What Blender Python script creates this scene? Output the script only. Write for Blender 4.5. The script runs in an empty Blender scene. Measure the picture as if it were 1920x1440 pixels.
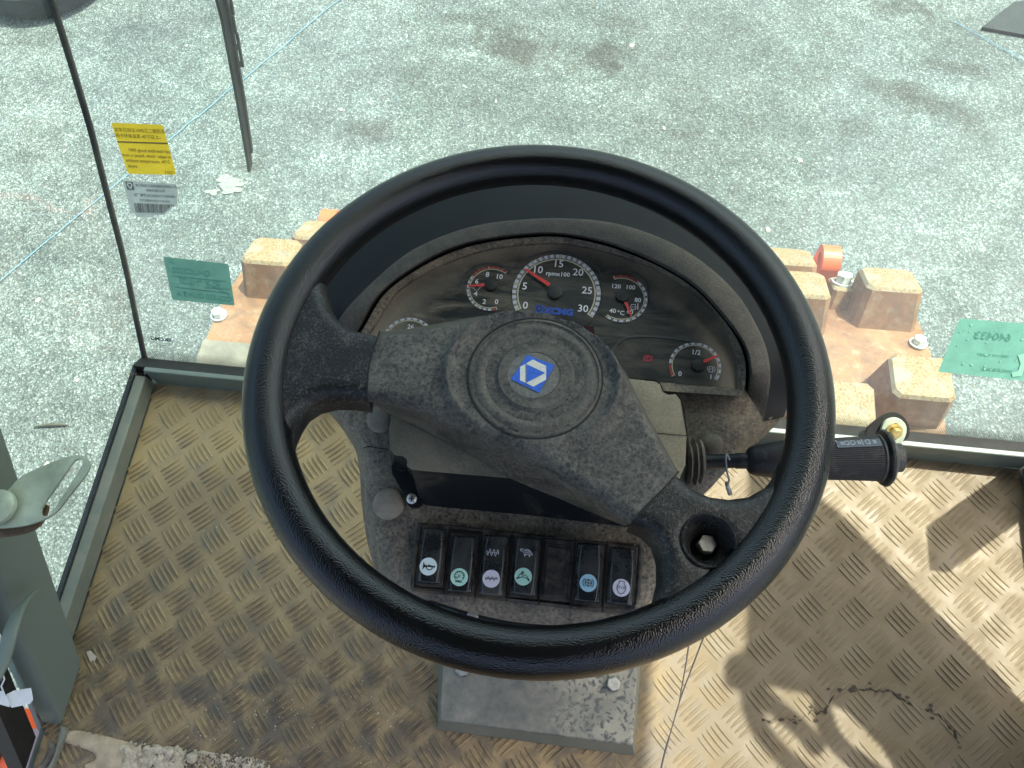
import bpy, bmesh, math, random
import numpy as np
from mathutils import Vector, Matrix
from mathutils.geometry import delaunay_2d_cdt
random.seed(4)
scn = bpy.context.scene
COL = scn.collection

# ---------------------------------------------------------------- camera
FPX = 1500.0; TH = math.radians(66.8); RO = math.radians(-8.05); YAW = math.radians(14.6); H = 1.2
_fw = np.array([0, math.cos(TH), -math.sin(TH)]); _rt = np.array([1., 0, 0]); _up = np.cross(_rt, _fw)
_c, _s = math.cos(RO), math.sin(RO)
_r2 = _c*_rt+_s*_up; _u2 = -_s*_rt+_c*_up
_Rz = np.array([[math.cos(YAW), -math.sin(YAW), 0], [math.sin(YAW), math.cos(YAW), 0], [0, 0, 1]])
FW, RT, UP = _Rz@_fw, _Rz@_r2, _Rz@_u2
EYE = np.array([0, 0, H])
cam = bpy.data.cameras.new("camera"); camo = bpy.data.objects.new("camera", cam); COL.objects.link(camo)
cam.sensor_width = 36; cam.lens = FPX/1920*36; cam.clip_start = 0.02; cam.clip_end = 500
camo.matrix_world = Matrix(((RT[0], UP[0], -FW[0], 0), (RT[1], UP[1], -FW[1], 0), (RT[2], UP[2], -FW[2], H), (0, 0, 0, 1)))
scn.camera = camo

# ---------------------------------------------------------------- light
SUN_EL = math.radians(63.4); SAZ = np.array([0.774, 0.633])
to_sun = Vector((SAZ[0]*math.cos(SUN_EL), SAZ[1]*math.cos(SUN_EL), math.sin(SUN_EL))).normalized()
w = bpy.data.worlds.new("World"); scn.world = w; w.use_nodes = True
nt = w.node_tree; bg = nt.nodes['Background']; sky = nt.nodes.new('ShaderNodeTexSky')
sky.sky_type = 'NISHITA'; sky.dust_density = 6.0; sky.ozone_density = 0.3; sky.air_density = 0.8; sky.sun_disc = False; sky.sun_elevation = SUN_EL
sky.sun_rotation = math.atan2(to_sun.x, to_sun.y)
nt.links.new(sky.outputs[0], bg.inputs[0]); bg.inputs[1].default_value = 0.15
sl = bpy.data.lights.new("sun", 'SUN'); sl.energy = 3.8; sl.angle = math.radians(0.6); sl.color = (1, .95, .86)
so = bpy.data.objects.new("sun", sl); COL.objects.link(so)
so.rotation_euler = to_sun.to_track_quat('Z', 'Y').to_euler()
scn.view_settings.view_transform = 'Standard'; scn.view_settings.look = 'None'
scn.view_settings.exposure = 1.7; scn.view_settings.gamma = 1; scn.view_settings.use_curve_mapping = False
try:
    scn.cycles.transparent_max_bounces = 16; scn.cycles.max_bounces = 8
except Exception: pass

# ---------------------------------------------------------------- geometry helpers
def ray(x, y): return FW+(x-960)/FPX*RT-(y-720)/FPX*UP
def F(x, y, z=0.0):
    d = ray(x, y); t = (z-H)/d[2]; return EYE+t*d
def PXp(x, y, X):
    d = ray(x, y); t = X/d[0]; return EYE+t*d
def PYp(x, y, Y):
    d = ray(x, y); t = Y/d[1]; return EYE+t*d
def D(x, y, t): return EYE+t*ray(x, y)

class Plane:
    """local frame of a real surface: o + u*ex + v*ey + h*ez"""
    def __init__(s, o, n, ex=(1, 0, 0)):
        s.o = np.array(o, float); s.ez = np.array(n, float); s.ez /= np.linalg.norm(s.ez)
        ex = np.array(ex, float); ex -= s.ez*(ex@s.ez); s.ex = ex/np.linalg.norm(ex); s.ey = np.cross(s.ez, s.ex)
    def uv(s, px, py, h=0.0):
        d = ray(px, py); o = s.o+s.ez*h; t = ((o-EYE)@s.ez)/(d@s.ez); q = EYE+t*d-o
        return (q@s.ex, q@s.ey)
    def P(s, u, v, h=0.0): return s.o+s.ex*u+s.ey*v+s.ez*h
    def uvs(s, pts, h=0.0): return [s.uv(x, y, h) for x, y in pts]
    def mpx(s, px, py, h=0.0):
        a = np.array(s.uv(px-10, py, h)); b = np.array(s.uv(px+10, py, h)); return np.linalg.norm(b-a)/20

def setp(o, label=None, cat=None, group=None, kind=None):
    if label: o['label'] = label
    if cat: o['category'] = cat
    if group: o['group'] = group
    if kind: o['kind'] = kind
    return o
def thing(name, loc, label, cat, group=None):
    o = bpy.data.objects.new(name, None); COL.objects.link(o); o.location = loc; o.empty_display_size = .05
    return setp(o, label, cat, group)
def base(o):
    return o.location.copy() if o.type == 'EMPTY' else Vector((0, 0, 0))
def mk(name, verts, faces, mat, parent=None, smooth=False, auto=None):
    m = bpy.data.meshes.new(name); m.from_pydata([tuple(map(float, v)) for v in verts], [], faces); m.validate()
    bm = bmesh.new(); bm.from_mesh(m); bmesh.ops.recalc_face_normals(bm, faces=bm.faces); bm.to_mesh(m); bm.free()
    m.materials.append(mat)
    if smooth:
        m.polygons.foreach_set('use_smooth', [True]*len(m.polygons))
        if auto is not None:
            try: m.set_sharp_from_angle(angle=math.radians(auto))
            except Exception: pass
    o = bpy.data.objects.new(name, m); COL.objects.link(o)
    if parent is not None:
        o.parent = parent; o.matrix_parent_inverse = Matrix.Translation(-base(parent))
    return o
class MB:
    def __init__(s): s.v = []; s.f = []
    def add(s, v, f):
        n = len(s.v); s.v += [tuple(map(float, a)) for a in v]; s.f += [tuple(i+n for i in q) for q in f]
    def box(s, x0, x1, y0, y1, z0, z1):
        s.add([(x0, y0, z0), (x1, y0, z0), (x1, y1, z0), (x0, y1, z0), (x0, y0, z1), (x1, y0, z1), (x1, y1, z1), (x0, y1, z1)],
              [(0, 3, 2, 1), (4, 5, 6, 7), (0, 1, 5, 4), (1, 2, 6, 5), (2, 3, 7, 6), (3, 0, 4, 7)])
    def tube(s, pts, r, n=10, cap=True, flat=1.0):
        pts = [Vector(p) for p in pts]; rs = r if isinstance(r, (list, tuple)) else [r]*len(pts)
        up = Vector((0, 0, 1)); rings = []
        t0 = (pts[1]-pts[0]).normalized(); a = t0.cross(up)
        if a.length < .1: a = t0.cross(Vector((1, 0, 0)))
        a.normalize()
        for i, p in enumerate(pts):
            t = (pts[min(i+1, len(pts)-1)]-pts[max(i-1, 0)]).normalized()
            a = (a-t*a.dot(t)).normalized(); b = t.cross(a)
            rings.append([p+(a*math.cos(k*2*math.pi/n)+b*math.sin(k*2*math.pi/n)*flat)*rs[i] for k in range(n)])
        s.loft(rings, cap=cap)
    def loft(s, rings, closed=True, cap=False):
        n = len(rings[0]); v = [p for r in rings for p in r]; f = []
        for i in range(len(rings)-1):
            for k in range(n if closed else n-1):
                k2 = (k+1) % n; f.append((i*n+k, i*n+k2, (i+1)*n+k2, (i+1)*n+k))
        if cap: f.append(tuple(range(n))[::-1]); f.append(tuple((len(rings)-1)*n+k for k in range(n)))
        s.add(v, f)
    def lathe(s, o, ax, prof, n=48, ref=(1, 0, 0), arc=2*math.pi, a0=0):
        ax = Vector(ax).normalized(); r = Vector(ref); a = (r-ax*r.dot(ax)).normalized(); b = ax.cross(a); o = Vector(o)
        s.loft([[o+ax*h+(a*math.cos(k*arc/n+a0)+b*math.sin(k*arc/n+a0))*rr for k in range(n)] for rr, h in prof])
    def build(s, name, mat, parent=None, smooth=False, auto=None): return mk(name, s.v, s.f, mat, parent, smooth, auto)

def catmull(pts, n=6, closed=True):
    P = [np.array(p, float) for p in pts]; out = []; N = len(P)
    rng = range(N) if closed else range(N-1)
    for i in rng:
        if closed: p0, p1, p2, p3 = P[i-1], P[i], P[(i+1) % N], P[(i+2) % N]
        else: p0, p1, p2, p3 = P[max(i-1, 0)], P[i], P[i+1], P[min(i+2, N-1)]
        for k in range(n):
            t = k/n
            out.append(.5*((2*p1)+(-p0+p2)*t+(2*p0-5*p1+4*p2-p3)*t*t+(-p0+3*p1-3*p2+p3)*t**3))
    if not closed: out.append(P[-1])
    return out
def rsample(pts, step, closed=True):
    P = [np.array(p, float) for p in pts]
    if closed: P = P+[P[0]]
    out = []
    for a, b in zip(P[:-1], P[1:]):
        n = max(1, int(round(np.linalg.norm(b-a)/step)))
        for k in range(n): out.append(a+(b-a)*k/n)
    return out
def inside(poly, Q):
    poly = np.array(poly); x, y = Q[:, 0], Q[:, 1]; res = np.zeros(len(Q), bool); n = len(poly)
    for i in range(n):
        x1, y1 = poly[i]; x2, y2 = poly[(i+1) % n]
        if y1 == y2: continue
        c = ((y1 > y) != (y2 > y)) & (x < (x2-x1)*(y-y1)/(y2-y1)+x1); res ^= c
    return res
def edist(poly, Q):
    poly = np.array(poly); d = np.full(len(Q), 1e9); n = len(poly)
    for i in range(n):
        a = poly[i]; b = poly[(i+1) % n]; ab = b-a; L = ab@ab
        if L < 1e-14: continue
        t = np.clip(((Q-a)@ab)/L, 0, 1); d = np.minimum(d, np.linalg.norm(Q-(a+t[:, None]*ab), axis=1))
    return d
def puff(name, pl, out, mat, parent, h0=0.0, depth=.004, r=.0, step=.004, grid=None, hf=None, chains=None, holes=(), lower=None, smooth=True, auto=50, bottom=False, mb=None):
    """solid plate with a rounded edge, an optional height function and holes; outline in plane u,v"""
    out = [tuple(p) for p in out]; loops = [rsample(out, step)]+[rsample(h, step) for h in holes]
    poly = loops[0]; pts = []; edges = []
    for L in loops:
        n0 = len(pts); pts += [tuple(p) for p in L]; edges += [(n0+i, n0+(i+1) % len(L)) for i in range(len(L))]
    nb = len(pts); A = np.array(poly); g = grid or (r*.45 if r else 0)
    if g:
        xs = np.arange(A[:, 0].min(), A[:, 0].max(), g); ys = np.arange(A[:, 1].min(), A[:, 1].max(), g)
        Q = np.array([(x+(.5*g if j % 2 else 0), y) for j, y in enumerate(ys) for x in xs])
        m = inside(poly, Q)
        for h in loops[1:]: m &= ~inside(h, Q)
        Q = Q[m]; d = edist(poly, Q)
        for h in loops[1:]: d = np.minimum(d, edist(h, Q))
        pts += [tuple(p) for p in Q[d > g*.45]]
    vo, eo, fo, ov, oe, of = delaunay_2d_cdt([Vector(p) for p in pts], edges, [], 0, 1e-7)
    V = np.array([(p.x, p.y) for p in vo]); cen = np.array([V[list(f)].mean(axis=0) for f in fo])
    ok = inside(poly, cen)
    for h in loops[1:]: ok &= ~inside(h, cen)
    faces = [tuple(f) for f, k in zip(fo, ok) if k]
    hh = np.full(len(V), h0)
    if r:
        d = edist(poly, V) if chains is None else np.minimum.reduce([edist(c+c[::-1], V) for c in chains])
        q = np.clip(r-d, 0, r); hh = h0-r+np.sqrt(np.maximum(r*r-q*q, 0))
        for h in loops[1:]:
            rh = min(r, .0015); q = np.clip(rh-edist(h, V), 0, rh); hh = np.minimum(hh, h0-rh+np.sqrt(np.maximum(rh*rh-q*q, 0)))
    if hf is not None: hh = hh+hf(V[:, 0], V[:, 1])
    verts = [pl.P(V[i][0], V[i][1], hh[i]) for i in range(len(V))]
    inv = {}
    for i, o_ in enumerate(ov):
        for k in o_: inv[k] = i
    base_ = 0
    for li, L in enumerate(loops):
        n = len(L); top = [inv.get(base_+i, None) for i in range(n)]; base_ += n
        low = L
        if li == 0 and lower is not None:
            low = rsample_to(lower, out, step)
        n1 = len(verts)
        verts += [pl.P(low[i][0], low[i][1], h0-depth) for i in range(n)]
        for i in range(n):
            j = (i+1) % n
            if top[i] is None or top[j] is None: continue
            faces.append((top[i], top[j], n1+j, n1+i))
        if bottom and li == 0 and not holes: faces.append(tuple(n1+i for i in range(n))[::-1])
    if mb is not None: mb.add(verts, faces); return None
    return mk(name, verts, faces, mat, parent, smooth, auto)
def rsample_to(lower, out, step):
    P = [np.array(p, float) for p in out]; P = P+[P[0]]; L = [np.array(p, float) for p in lower]; L = L+[L[0]]; res = []
    for i in range(len(P)-1):
        n = max(1, int(round(np.linalg.norm(P[i+1]-P[i])/step)))
        for k in range(n): res.append(L[i]+(L[i+1]-L[i])*k/n)
    return res
def flat(name, pl, pts, h, mat, parent):
    return mk(name, [pl.P(u, v, h) for u, v in pts], [tuple(range(len(pts)))], mat, parent)
def disc(pl, c, r, n=28, ry=None): return [(c[0]+r*math.cos(k*2*math.pi/n), c[1]+(ry or r)*math.sin(k*2*math.pi/n)) for k in range(n)]
def lathe_obj(name, o, ax, prof, mat, parent, n=48, auto=40):
    m = MB(); m.lathe(o, ax, prof, n); return m.build(name, mat, parent, True, auto)
def stroke(mb, pl, pts, wd, h, closed=False):
    P = [np.array(p, float) for p in pts]
    if closed: P = P+[P[0]]
    for a, b in zip(P[:-1], P[1:]):
        d = b-a; L = np.linalg.norm(d)
        if L < 1e-9: continue
        d = d/L; nn = np.array([-d[1], d[0]])*wd/2; a2 = a-d*wd*.25; b2 = b+d*wd*.25
        mb.add([pl.P(*(a2-nn), h), pl.P(*(b2-nn), h), pl.P(*(b2+nn), h), pl.P(*(a2+nn), h)], [(0, 1, 2, 3)])
def text(name, s, size, pl, c, h, mat, parent, mirror=False, rot=0.0, stretch=1.0, bold=0.0, align='CENTER', label=None):
    cu = bpy.data.curves.new(name, 'FONT'); cu.body = s; cu.size = size; cu.align_x = align; cu.align_y = 'CENTER'
    cu.resolution_u = 2; cu.offset = bold
    to = bpy.data.objects.new(name, cu); COL.objects.link(to)
    dg = bpy.context.evaluated_depsgraph_get(); me = bpy.data.meshes.new_from_object(to.evaluated_get(dg))
    COL.objects.unlink(to); bpy.data.objects.remove(to)
    cr, sr = math.cos(rot), math.sin(rot)
    for v in me.vertices:
        x, y = v.co.x*stretch*(-1 if mirror else 1), v.co.y
        v.co = Vector(pl.P(c[0]+x*cr-y*sr, c[1]+x*sr+y*cr, h))
    me.materials.clear(); me.materials.append(mat)
    me.name = name
    o = bpy.data.objects.new(name, me); COL.objects.link(o)
    if parent is not None: o.parent = parent; o.matrix_parent_inverse = Matrix.Translation(-base(parent))
    return o

# ---------------------------------------------------------------- materials
def newmat(name):
    m = bpy.data.materials.new(name); m.use_nodes = True; t = m.node_tree; b = t.nodes['Principled BSDF']; return m, t, b
def nd(t, typ, **k):
    n = t.nodes.new(typ)
    for a, v in k.items():
        if a in ('operation', 'blend_type', 'feature', 'noise_dimensions', 'data_type', 'interpolation', 'distance', 'wave_type', 'bands_direction'): setattr(n, a, v)
        else: n.inputs[a].default_value = v
    return n
def ln(t, a, b): t.links.new(a, b)
def coords(t, sc=(1, 1, 1), rot=(0, 0, 0), loc=(0, 0, 0)):
    g = t.nodes.new('ShaderNodeNewGeometry'); mp = t.nodes.new('ShaderNodeMapping')
    mp.inputs['Scale'].default_value = sc; mp.inputs['Rotation'].default_value = rot; mp.inputs['Location'].default_value = loc
    tc = t.nodes.new('ShaderNodeTexCoord'); ln(t, tc.outputs['Object'], mp.inputs['Vector']); return mp.outputs[0]
def noise(t, co, scale, detail=4, rough=.6, dist=0):
    n = nd(t, 'ShaderNodeTexNoise', Scale=scale, Detail=detail, Roughness=rough, Distortion=dist); ln(t, co, n.inputs['Vector']); return n.outputs['Fac']
def ramp(t, fac, *st):
    r = t.nodes.new('ShaderNodeValToRGB'); e = r.color_ramp.elements
    while len(e) < len(st): e.new(.5)
    for k, (p, c) in enumerate(st):
        e[k].position = p; e[k].color = (c, c, c, 1) if not isinstance(c, (tuple, list)) else (*c, 1)
    ln(t, fac, r.inputs[0]); return r.outputs[0]
def mixc(t, fac, a, b, mode='MIX'):
    m = t.nodes.new('ShaderNodeMix'); m.data_type = 'RGBA'; m.blend_type = mode
    for val, s in ((fac, m.inputs[0]), (a, m.inputs[6]), (b, m.inputs[7])):
        if isinstance(val, (int, float)): s.default_value = val
        elif isinstance(val, tuple): s.default_value = (*val, 1)
        else: ln(t, val, s)
    return m.outputs[2]
def math_(t, op, a, b=None, clamp=False):
    m = t.nodes.new('ShaderNodeMath'); m.operation = op; m.use_clamp = clamp
    for val, s in ((a, m.inputs[0]), (b, m.inputs[1])):
        if val is None: continue
        if isinstance(val, (int, float)): s.default_value = val
        else: ln(t, val, s)
    return m.outputs[0]
def bump(t, b, height, strength, dist=.001, prev=None):
    n = t.nodes.new('ShaderNodeBump'); n.inputs['Strength'].default_value = strength; n.inputs['Distance'].default_value = dist
    ln(t, height, n.inputs['Height'])
    if prev is not None: ln(t, prev, n.inputs['Normal'])
    ln(t, n.outputs[0], b.inputs['Normal']); return n.outputs[0]
def simple(name, col, rough=.5, metal=0.0, var=.0, scale=60, bmp=0, bscale=800):
    m, t, b = newmat(name); b.inputs['Roughness'].default_value = rough; b.inputs['Metallic'].default_value = metal
    if var or bmp: co = coords(t)
    if var:
        n = noise(t, co, scale, 5); c = mixc(t, ramp(t, n, (.35, 0.), (.7, 1.)), tuple(x*(1-var) for x in col), tuple(min(1, x*(1+var)) for x in col)); ln(t, c, b.inputs['Base Color'])
    else: b.inputs['Base Color'].default_value = (*col, 1)
    if bmp: bump(t, b, noise(t, co, bscale, 2), bmp, .0006)
    return m
def plastic(name, basec, rough, dustc, lo, hi, dscale=45, grain=900, gs=.35, spots=False, fine=.5, spec=.4, fs=700):
    """moulded black plastic with grain and a patchy film of pale dust"""
    m, t, b = newmat(name); co = coords(t); b.inputs['Specular IOR Level'].default_value = spec
    big = noise(t, co, dscale, 6, .62, .6); fn = noise(t, co, fs, 4, .75)
    f = math_(t, 'ADD', math_(t, 'MULTIPLY', big, 1-fine*.5), math_(t, 'MULTIPLY', fn, fine*.5))
    f = ramp(t, f, (lo, 0.), (hi, 1.))
    if spots:
        v = nd(t, 'ShaderNodeTexVoronoi', Scale=300.0, Randomness=1.0); v.feature = 'F1'
        nv = nd(t, 'ShaderNodeTexNoise', Scale=330.0, Detail=5.0); ln(t, co, nv.inputs['Vector'])
        cc = mixc(t, .006, co, nv.outputs['Color'], 'ADD'); ln(t, cc, v.inputs['Vector'])
        sp = ramp(t, v.outputs['Distance'], (.12, .15), (.62, 1.))
        area = ramp(t, noise(t, co, 14, 2), (.38, 0.), (.60, 1.))
        f = mixc(t, area, f, math_(t, 'MULTIPLY', math_(t, 'ADD', f, .15, True), sp))
        ve = nd(t, 'ShaderNodeTexVoronoi', Scale=170.0); ve.feature = 'DISTANCE_TO_EDGE'
        nw = nd(t, 'ShaderNodeTexNoise', Scale=240.0, Detail=4.0); ln(t, co, nw.inputs['Vector']); ln(t, mixc(t, .010, co, nw.outputs['Color'], 'ADD'), ve.inputs['Vector'])
        web = math_(t, 'MULTIPLY', ramp(t, ve.outputs['Distance'], (.0, 1.), (.16, 0.)), math_(t, 'MULTIPLY', ramp(t, noise(t, co, 24, 4, .6), (.46, 0.), (.62, 1.)), ramp(t, fn, (.35, .2), (.6, 1.))))
        f = math_(t, 'MAXIMUM', f, math_(t, 'MULTIPLY', web, .8))
    f2 = math_(t, 'MULTIPLY', f, .80)
    ln(t, mixc(t, f2, basec, dustc), b.inputs['Base Color'])
    ln(t, math_(t, 'ADD', math_(t, 'MULTIPLY', f, .45), rough, True), b.inputs['Roughness'])
    v = nd(t, 'ShaderNodeTexVoronoi', Scale=float(grain)); ln(t, co, v.inputs['Vector'])
    bump(t, b, v.outputs['Distance'], gs, .0004)
    return m
DUST = (.24, .19, .125); DUSTG = (.27, .25, .20)
M = {}
M['rim'] = plastic('rim_rubber', (.0035, .004, .0045), .15, DUSTG, .80, 1.3, 30, 1000, .6, fine=.2, spec=.5)
M['spoke'] = plastic('spoke_plastic', (.008, .009, .010), .42, DUSTG, .50, .86, 45, 900, .4, fine=1.3, fs=520)
M['hub'] = plastic('hub_cover_plastic', (.012, .013, .014), .5, DUSTG, .40, .74, 40, 900, .45, spots=True, fine=1.0, fs=430)
M['hubdisc'] = plastic('horn_pad_plastic', (.017, .020, .022), .5, (.27, .24, .18), .36, .78, 55, 1200, .3, fine=1.0, fs=430)
M['console'] = plastic('console_plastic', (.022, .024, .025), .5, (.36, .30, .21), .36, .64, 34, 850, .5, spots=True, fine=1.1, fs=380)
M['console_dusty'] = plastic('dusty_console_plastic', (.04, .04, .04), .6, (.38, .33, .25), .22, .58, 22, 850, .5, fine=.35)
M['hood'] = plastic('hood_plastic', (.0045, .0055, .006), .5, (.012, .013, .012), .52, 1.1, 12, 1400, .12, fine=.3, spec=.2)
M['band'] = plastic('hood_edge_plastic', (.026, .026, .026), .6, (.19, .165, .125), .28, .72, 60, 800, .6, fine=1.0, fs=480)
M['cover'] = plastic('column_cover_plastic', (.03, .034, .031), .55, (.36, .33, .235), .18, .62, 20, 900, .5, fine=.9, fs=500)
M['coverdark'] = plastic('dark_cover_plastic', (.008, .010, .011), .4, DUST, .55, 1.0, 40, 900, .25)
M['rocker'] = plastic('rocker_plastic', (.013, .015, .017), .24, (.17, .17, .15), .46, .95, 32, 2500, .03, fine=.5, spec=.6)
M['rockerbay'] = plastic('switch_frame_plastic', (.014, .014, .015), .5, DUST, .42, .9, 80, 1500, .2)
M['grip'] = plastic('lever_grip_rubber', (.010, .010, .012), .5, DUSTG, .55, 1.0, 60, 900, .2)
M['gaiter'] = plastic('gaiter_rubber', (.03, .03, .028), .7, (.26, .23, .18), .3, .65, 60, 900, .3)
M['black'] = simple('black_gap', (.006, .006, .006), .7)
M['seal'] = simple('rubber_seal', (.014, .013, .011), .6, var=.4, scale=60)
M['teal'] = plastic('teal_paint', (.150, .180, .152), .40, (.24, .21, .16), .60, .92, 9, 700, .08, fine=.15)
M['tealdirt'] = plastic('dirty_teal_paint', (.150, .165, .130), .45, (.30, .26, .19), .42, .85, 22, 600, .12, fine=.3)
M['green'] = simple('pale_green_plating', (.38, .43, .32), .42, .15, var=.25, scale=25)
M['zinc'] = simple('zinc_bolt_steel', (.55, .55, .52), .38, .7, var=.2, scale=200)
M['whitebolt'] = simple('galvanised_bolt', (.62, .64, .60), .45, .3, var=.2, scale=80)
M['brass'] = simple('yellow_passivated_bolt', (.55, .42, .16), .35, .7, var=.2, scale=200)
M['rust'] = simple('brown_bolt_steel', (.16, .11, .07), .6, .3, var=.3, scale=150)
M['orange'] = simple('orange_paint', (.72, .12, .035), .45, var=.15, scale=20)
M['tan'] = simple('paper', (.5, .45, .34), .8)
M['white'] = simple('white_card', (.75, .78, .78), .6, var=.08, scale=60)
M['wire'] = simple('steel_wire', (.30, .31, .33), .4, .5)
M['bluestring'] = simple('blue_string', (.15, .30, .40), .7)
M['whiteprint'] = simple('white_print', (.66, .68, .70), .6)
M['greyprint'] = simple('grey_block_print', (.47, .49, .55), .6, var=.08, scale=500)
M['creamprint'] = simple('cream_print', (.46, .44, .30), .6)
M['redprint'] = simple('red_print', (.36, .035, .035), .6, var=.25, scale=600)
M['needle'] = simple('red_needle', (.62, .05, .045), .5)
M['lamp'] = simple('red_lamp_print', (.50, .03, .07), .5)
M['blueprint'] = simple('blue_print', (.015, .07, .36), .5)
M['blackprint'] = simple('black_print', (.02, .025, .025), .6)
M['dial'] = simple('dial_black', (.016, .018, .019), .45, var=.2, scale=80)
M['bluelogo'] = simple('worn_blue_paint', (.02, .11, .52), .5, var=.25, scale=600)
M['creamlogo'] = simple('worn_white_paint', (.62, .62, .53), .6, var=.12, scale=500)
M['disc_mint'] = simple('mint_badge', (.52, .86, .70), .45)
M['disc_white'] = simple('white_badge', (.78, .92, .90), .45)
M['disc_lilac'] = simple('lilac_badge', (.78, .74, .82), .45)
M['disc_blue'] = simple('pale_blue_badge', (.46, .74, .84), .45)
M['yellow'] = simple('yellow_sticker', (.62, .42, .012), .5, var=.06, scale=40)
M['yellowink'] = simple('brown_ink', (.11, .08, .01), .6)
M['greyst'] = simple('grey_sticker', (.33, .35, .34), .5, var=.12, scale=60)
M['greyink'] = simple('grey_ink', (.07, .075, .075), .6)
M['greenst'] = simple('green_sticker_back', (.09, .20, .165), .5, var=.12, scale=45)
M['greenink'] = simple('green_sticker_ink', (.055, .17, .14), .5)
M['mintst'] = simple('mint_sticker_back', (.17, .42, .33), .5, var=.10, scale=60)
M['mintink'] = simple('mint_sticker_ink', (.09, .29, .22), .5)
M['mintspot'] = simple('mint_sticker_air_bubble', (.27, .55, .43), .5)
M['splash'] = simple('white_splash', (.215, .215, .195), .9, var=.2, scale=60)

def dialface():
    m, t, b = newmat('dusty_dial_glass'); co = coords(t, (1, 4.5, 1), (0, 0, math.radians(-14)))
    n1 = noise(t, co, 22, 6, .7, .8); n2 = noise(t, coords(t), 16, 5, .65, .5); n3 = noise(t, coords(t), 600, 2)
    g = t.nodes.new('ShaderNodeTexCoord'); sep = t.nodes.new('ShaderNodeSeparateXYZ'); ln(t, g.outputs['Object'], sep.inputs[0])
    # dust gathers along the outer rim of the cluster
    dx = math_(t, 'DIVIDE', math_(t, 'SUBTRACT', sep.outputs[0], CLC[0]), .158); dy = math_(t, 'DIVIDE', math_(t, 'SUBTRACT', sep.outputs[1], CLC[1]), .112)
    rr = math_(t, 'SQRT', math_(t, 'ADD', math_(t, 'MULTIPLY', dx, dx), math_(t, 'MULTIPLY', dy, dy)))
    edge = ramp(t, math_(t, 'ADD', rr, math_(t, 'MULTIPLY', math_(t, 'SUBTRACT', n2, .5), .5)), (.70, 0.), (1.0, 1.))
    left = ramp(t, math_(t, 'ADD', dx, math_(t, 'MULTIPLY', n1, .9)), (-.35, 1.), (.55, 0.))
    st = math_(t, 'MULTIPLY', ramp(t, n1, (.42, 0.), (.75, 1.)), math_(t, 'ADD', .25, math_(t, 'MULTIPLY', left, .45)))
    f = math_(t, 'MAXIMUM', math_(t, 'MULTIPLY', st, 1.2), math_(t, 'MULTIPLY', edge, 1.0)); f = math_(t, 'MULTIPLY', f, math_(t, 'ADD', .6, math_(t, 'MULTIPLY', n3, .7)), True)
    ln(t, mixc(t, f, (.014, .017, .018), (.25, .21, .15)), b.inputs['Base Color'])
    ln(t, math_(t, 'ADD', math_(t, 'MULTIPLY', f, .5), .32, True), b.inputs['Roughness'])
    return m
def matmat():
    m, t, b = newmat('ribbed_rubber_mat'); co = coords(t)
    n1 = noise(t, co, 4.5, 6, .62, .4); n2 = noise(t, co, 22, 6, .7, .3); n3 = noise(t, co, 900, 2, .6); n4 = noise(t, co, 1.7, 2)
    sep = t.nodes.new('ShaderNodeSeparateXYZ'); ln(t, co, sep.inputs[0])
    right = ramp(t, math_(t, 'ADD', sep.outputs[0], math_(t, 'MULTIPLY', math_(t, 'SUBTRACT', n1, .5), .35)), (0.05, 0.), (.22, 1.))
    near = ramp(t, math_(t, 'ADD', sep.outputs[1], math_(t, 'MULTIPLY', math_(t, 'SUBTRACT', n2, .5), .3)), (.02, 1.), (.28, 0.))
    a = mixc(t, ramp(t, n1, (.34, 0.), (.66, 1.)), (.25, .182, .095), (.43, .315, .155))
    rub = (.155, .138, .108)
    a = mixc(t, math_(t, 'MULTIPLY', ramp(t, n2, (.52, 0.), (.68, 1.)), .65), a, rub)
    a = mixc(t, math_(t, 'MULTIPLY', near, math_(t, 'MULTIPLY', ramp(t, n2, (.40, 0.), (.55, 1.)), .55)), a, (.055, .050, .048))
    a = mixc(t, math_(t, 'MULTIPLY', near, ramp(t, n1, (.55, 0.), (.64, .55))), a, (.21, .15, .085))
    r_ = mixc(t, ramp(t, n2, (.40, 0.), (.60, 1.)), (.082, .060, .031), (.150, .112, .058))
    a = mixc(t, math_(t, 'MULTIPLY', right, .75), a, r_)  # right side painted darker to hold down the sunlit part of the mat
    sp = ramp(t, noise(t, co, 260, 3, .5), (.72, 0.), (.77, 1.))
    a = mixc(t, math_(t, 'MULTIPLY', sp, .45), a, (.42, .36, .26))
    # long ragged tide mark left by dried water
    ln(t, mixc(t, math_(t, 'MULTIPLY', n3, .35), a, (.03, .028, .02), 'MIX'), b.inputs['Base Color'])
    ln(t, ramp(t, n2, (.3, .75), (.7, .45)), b.inputs['Roughness'])
    bump(t, b, n3, .25, .0006)
    return m
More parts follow.
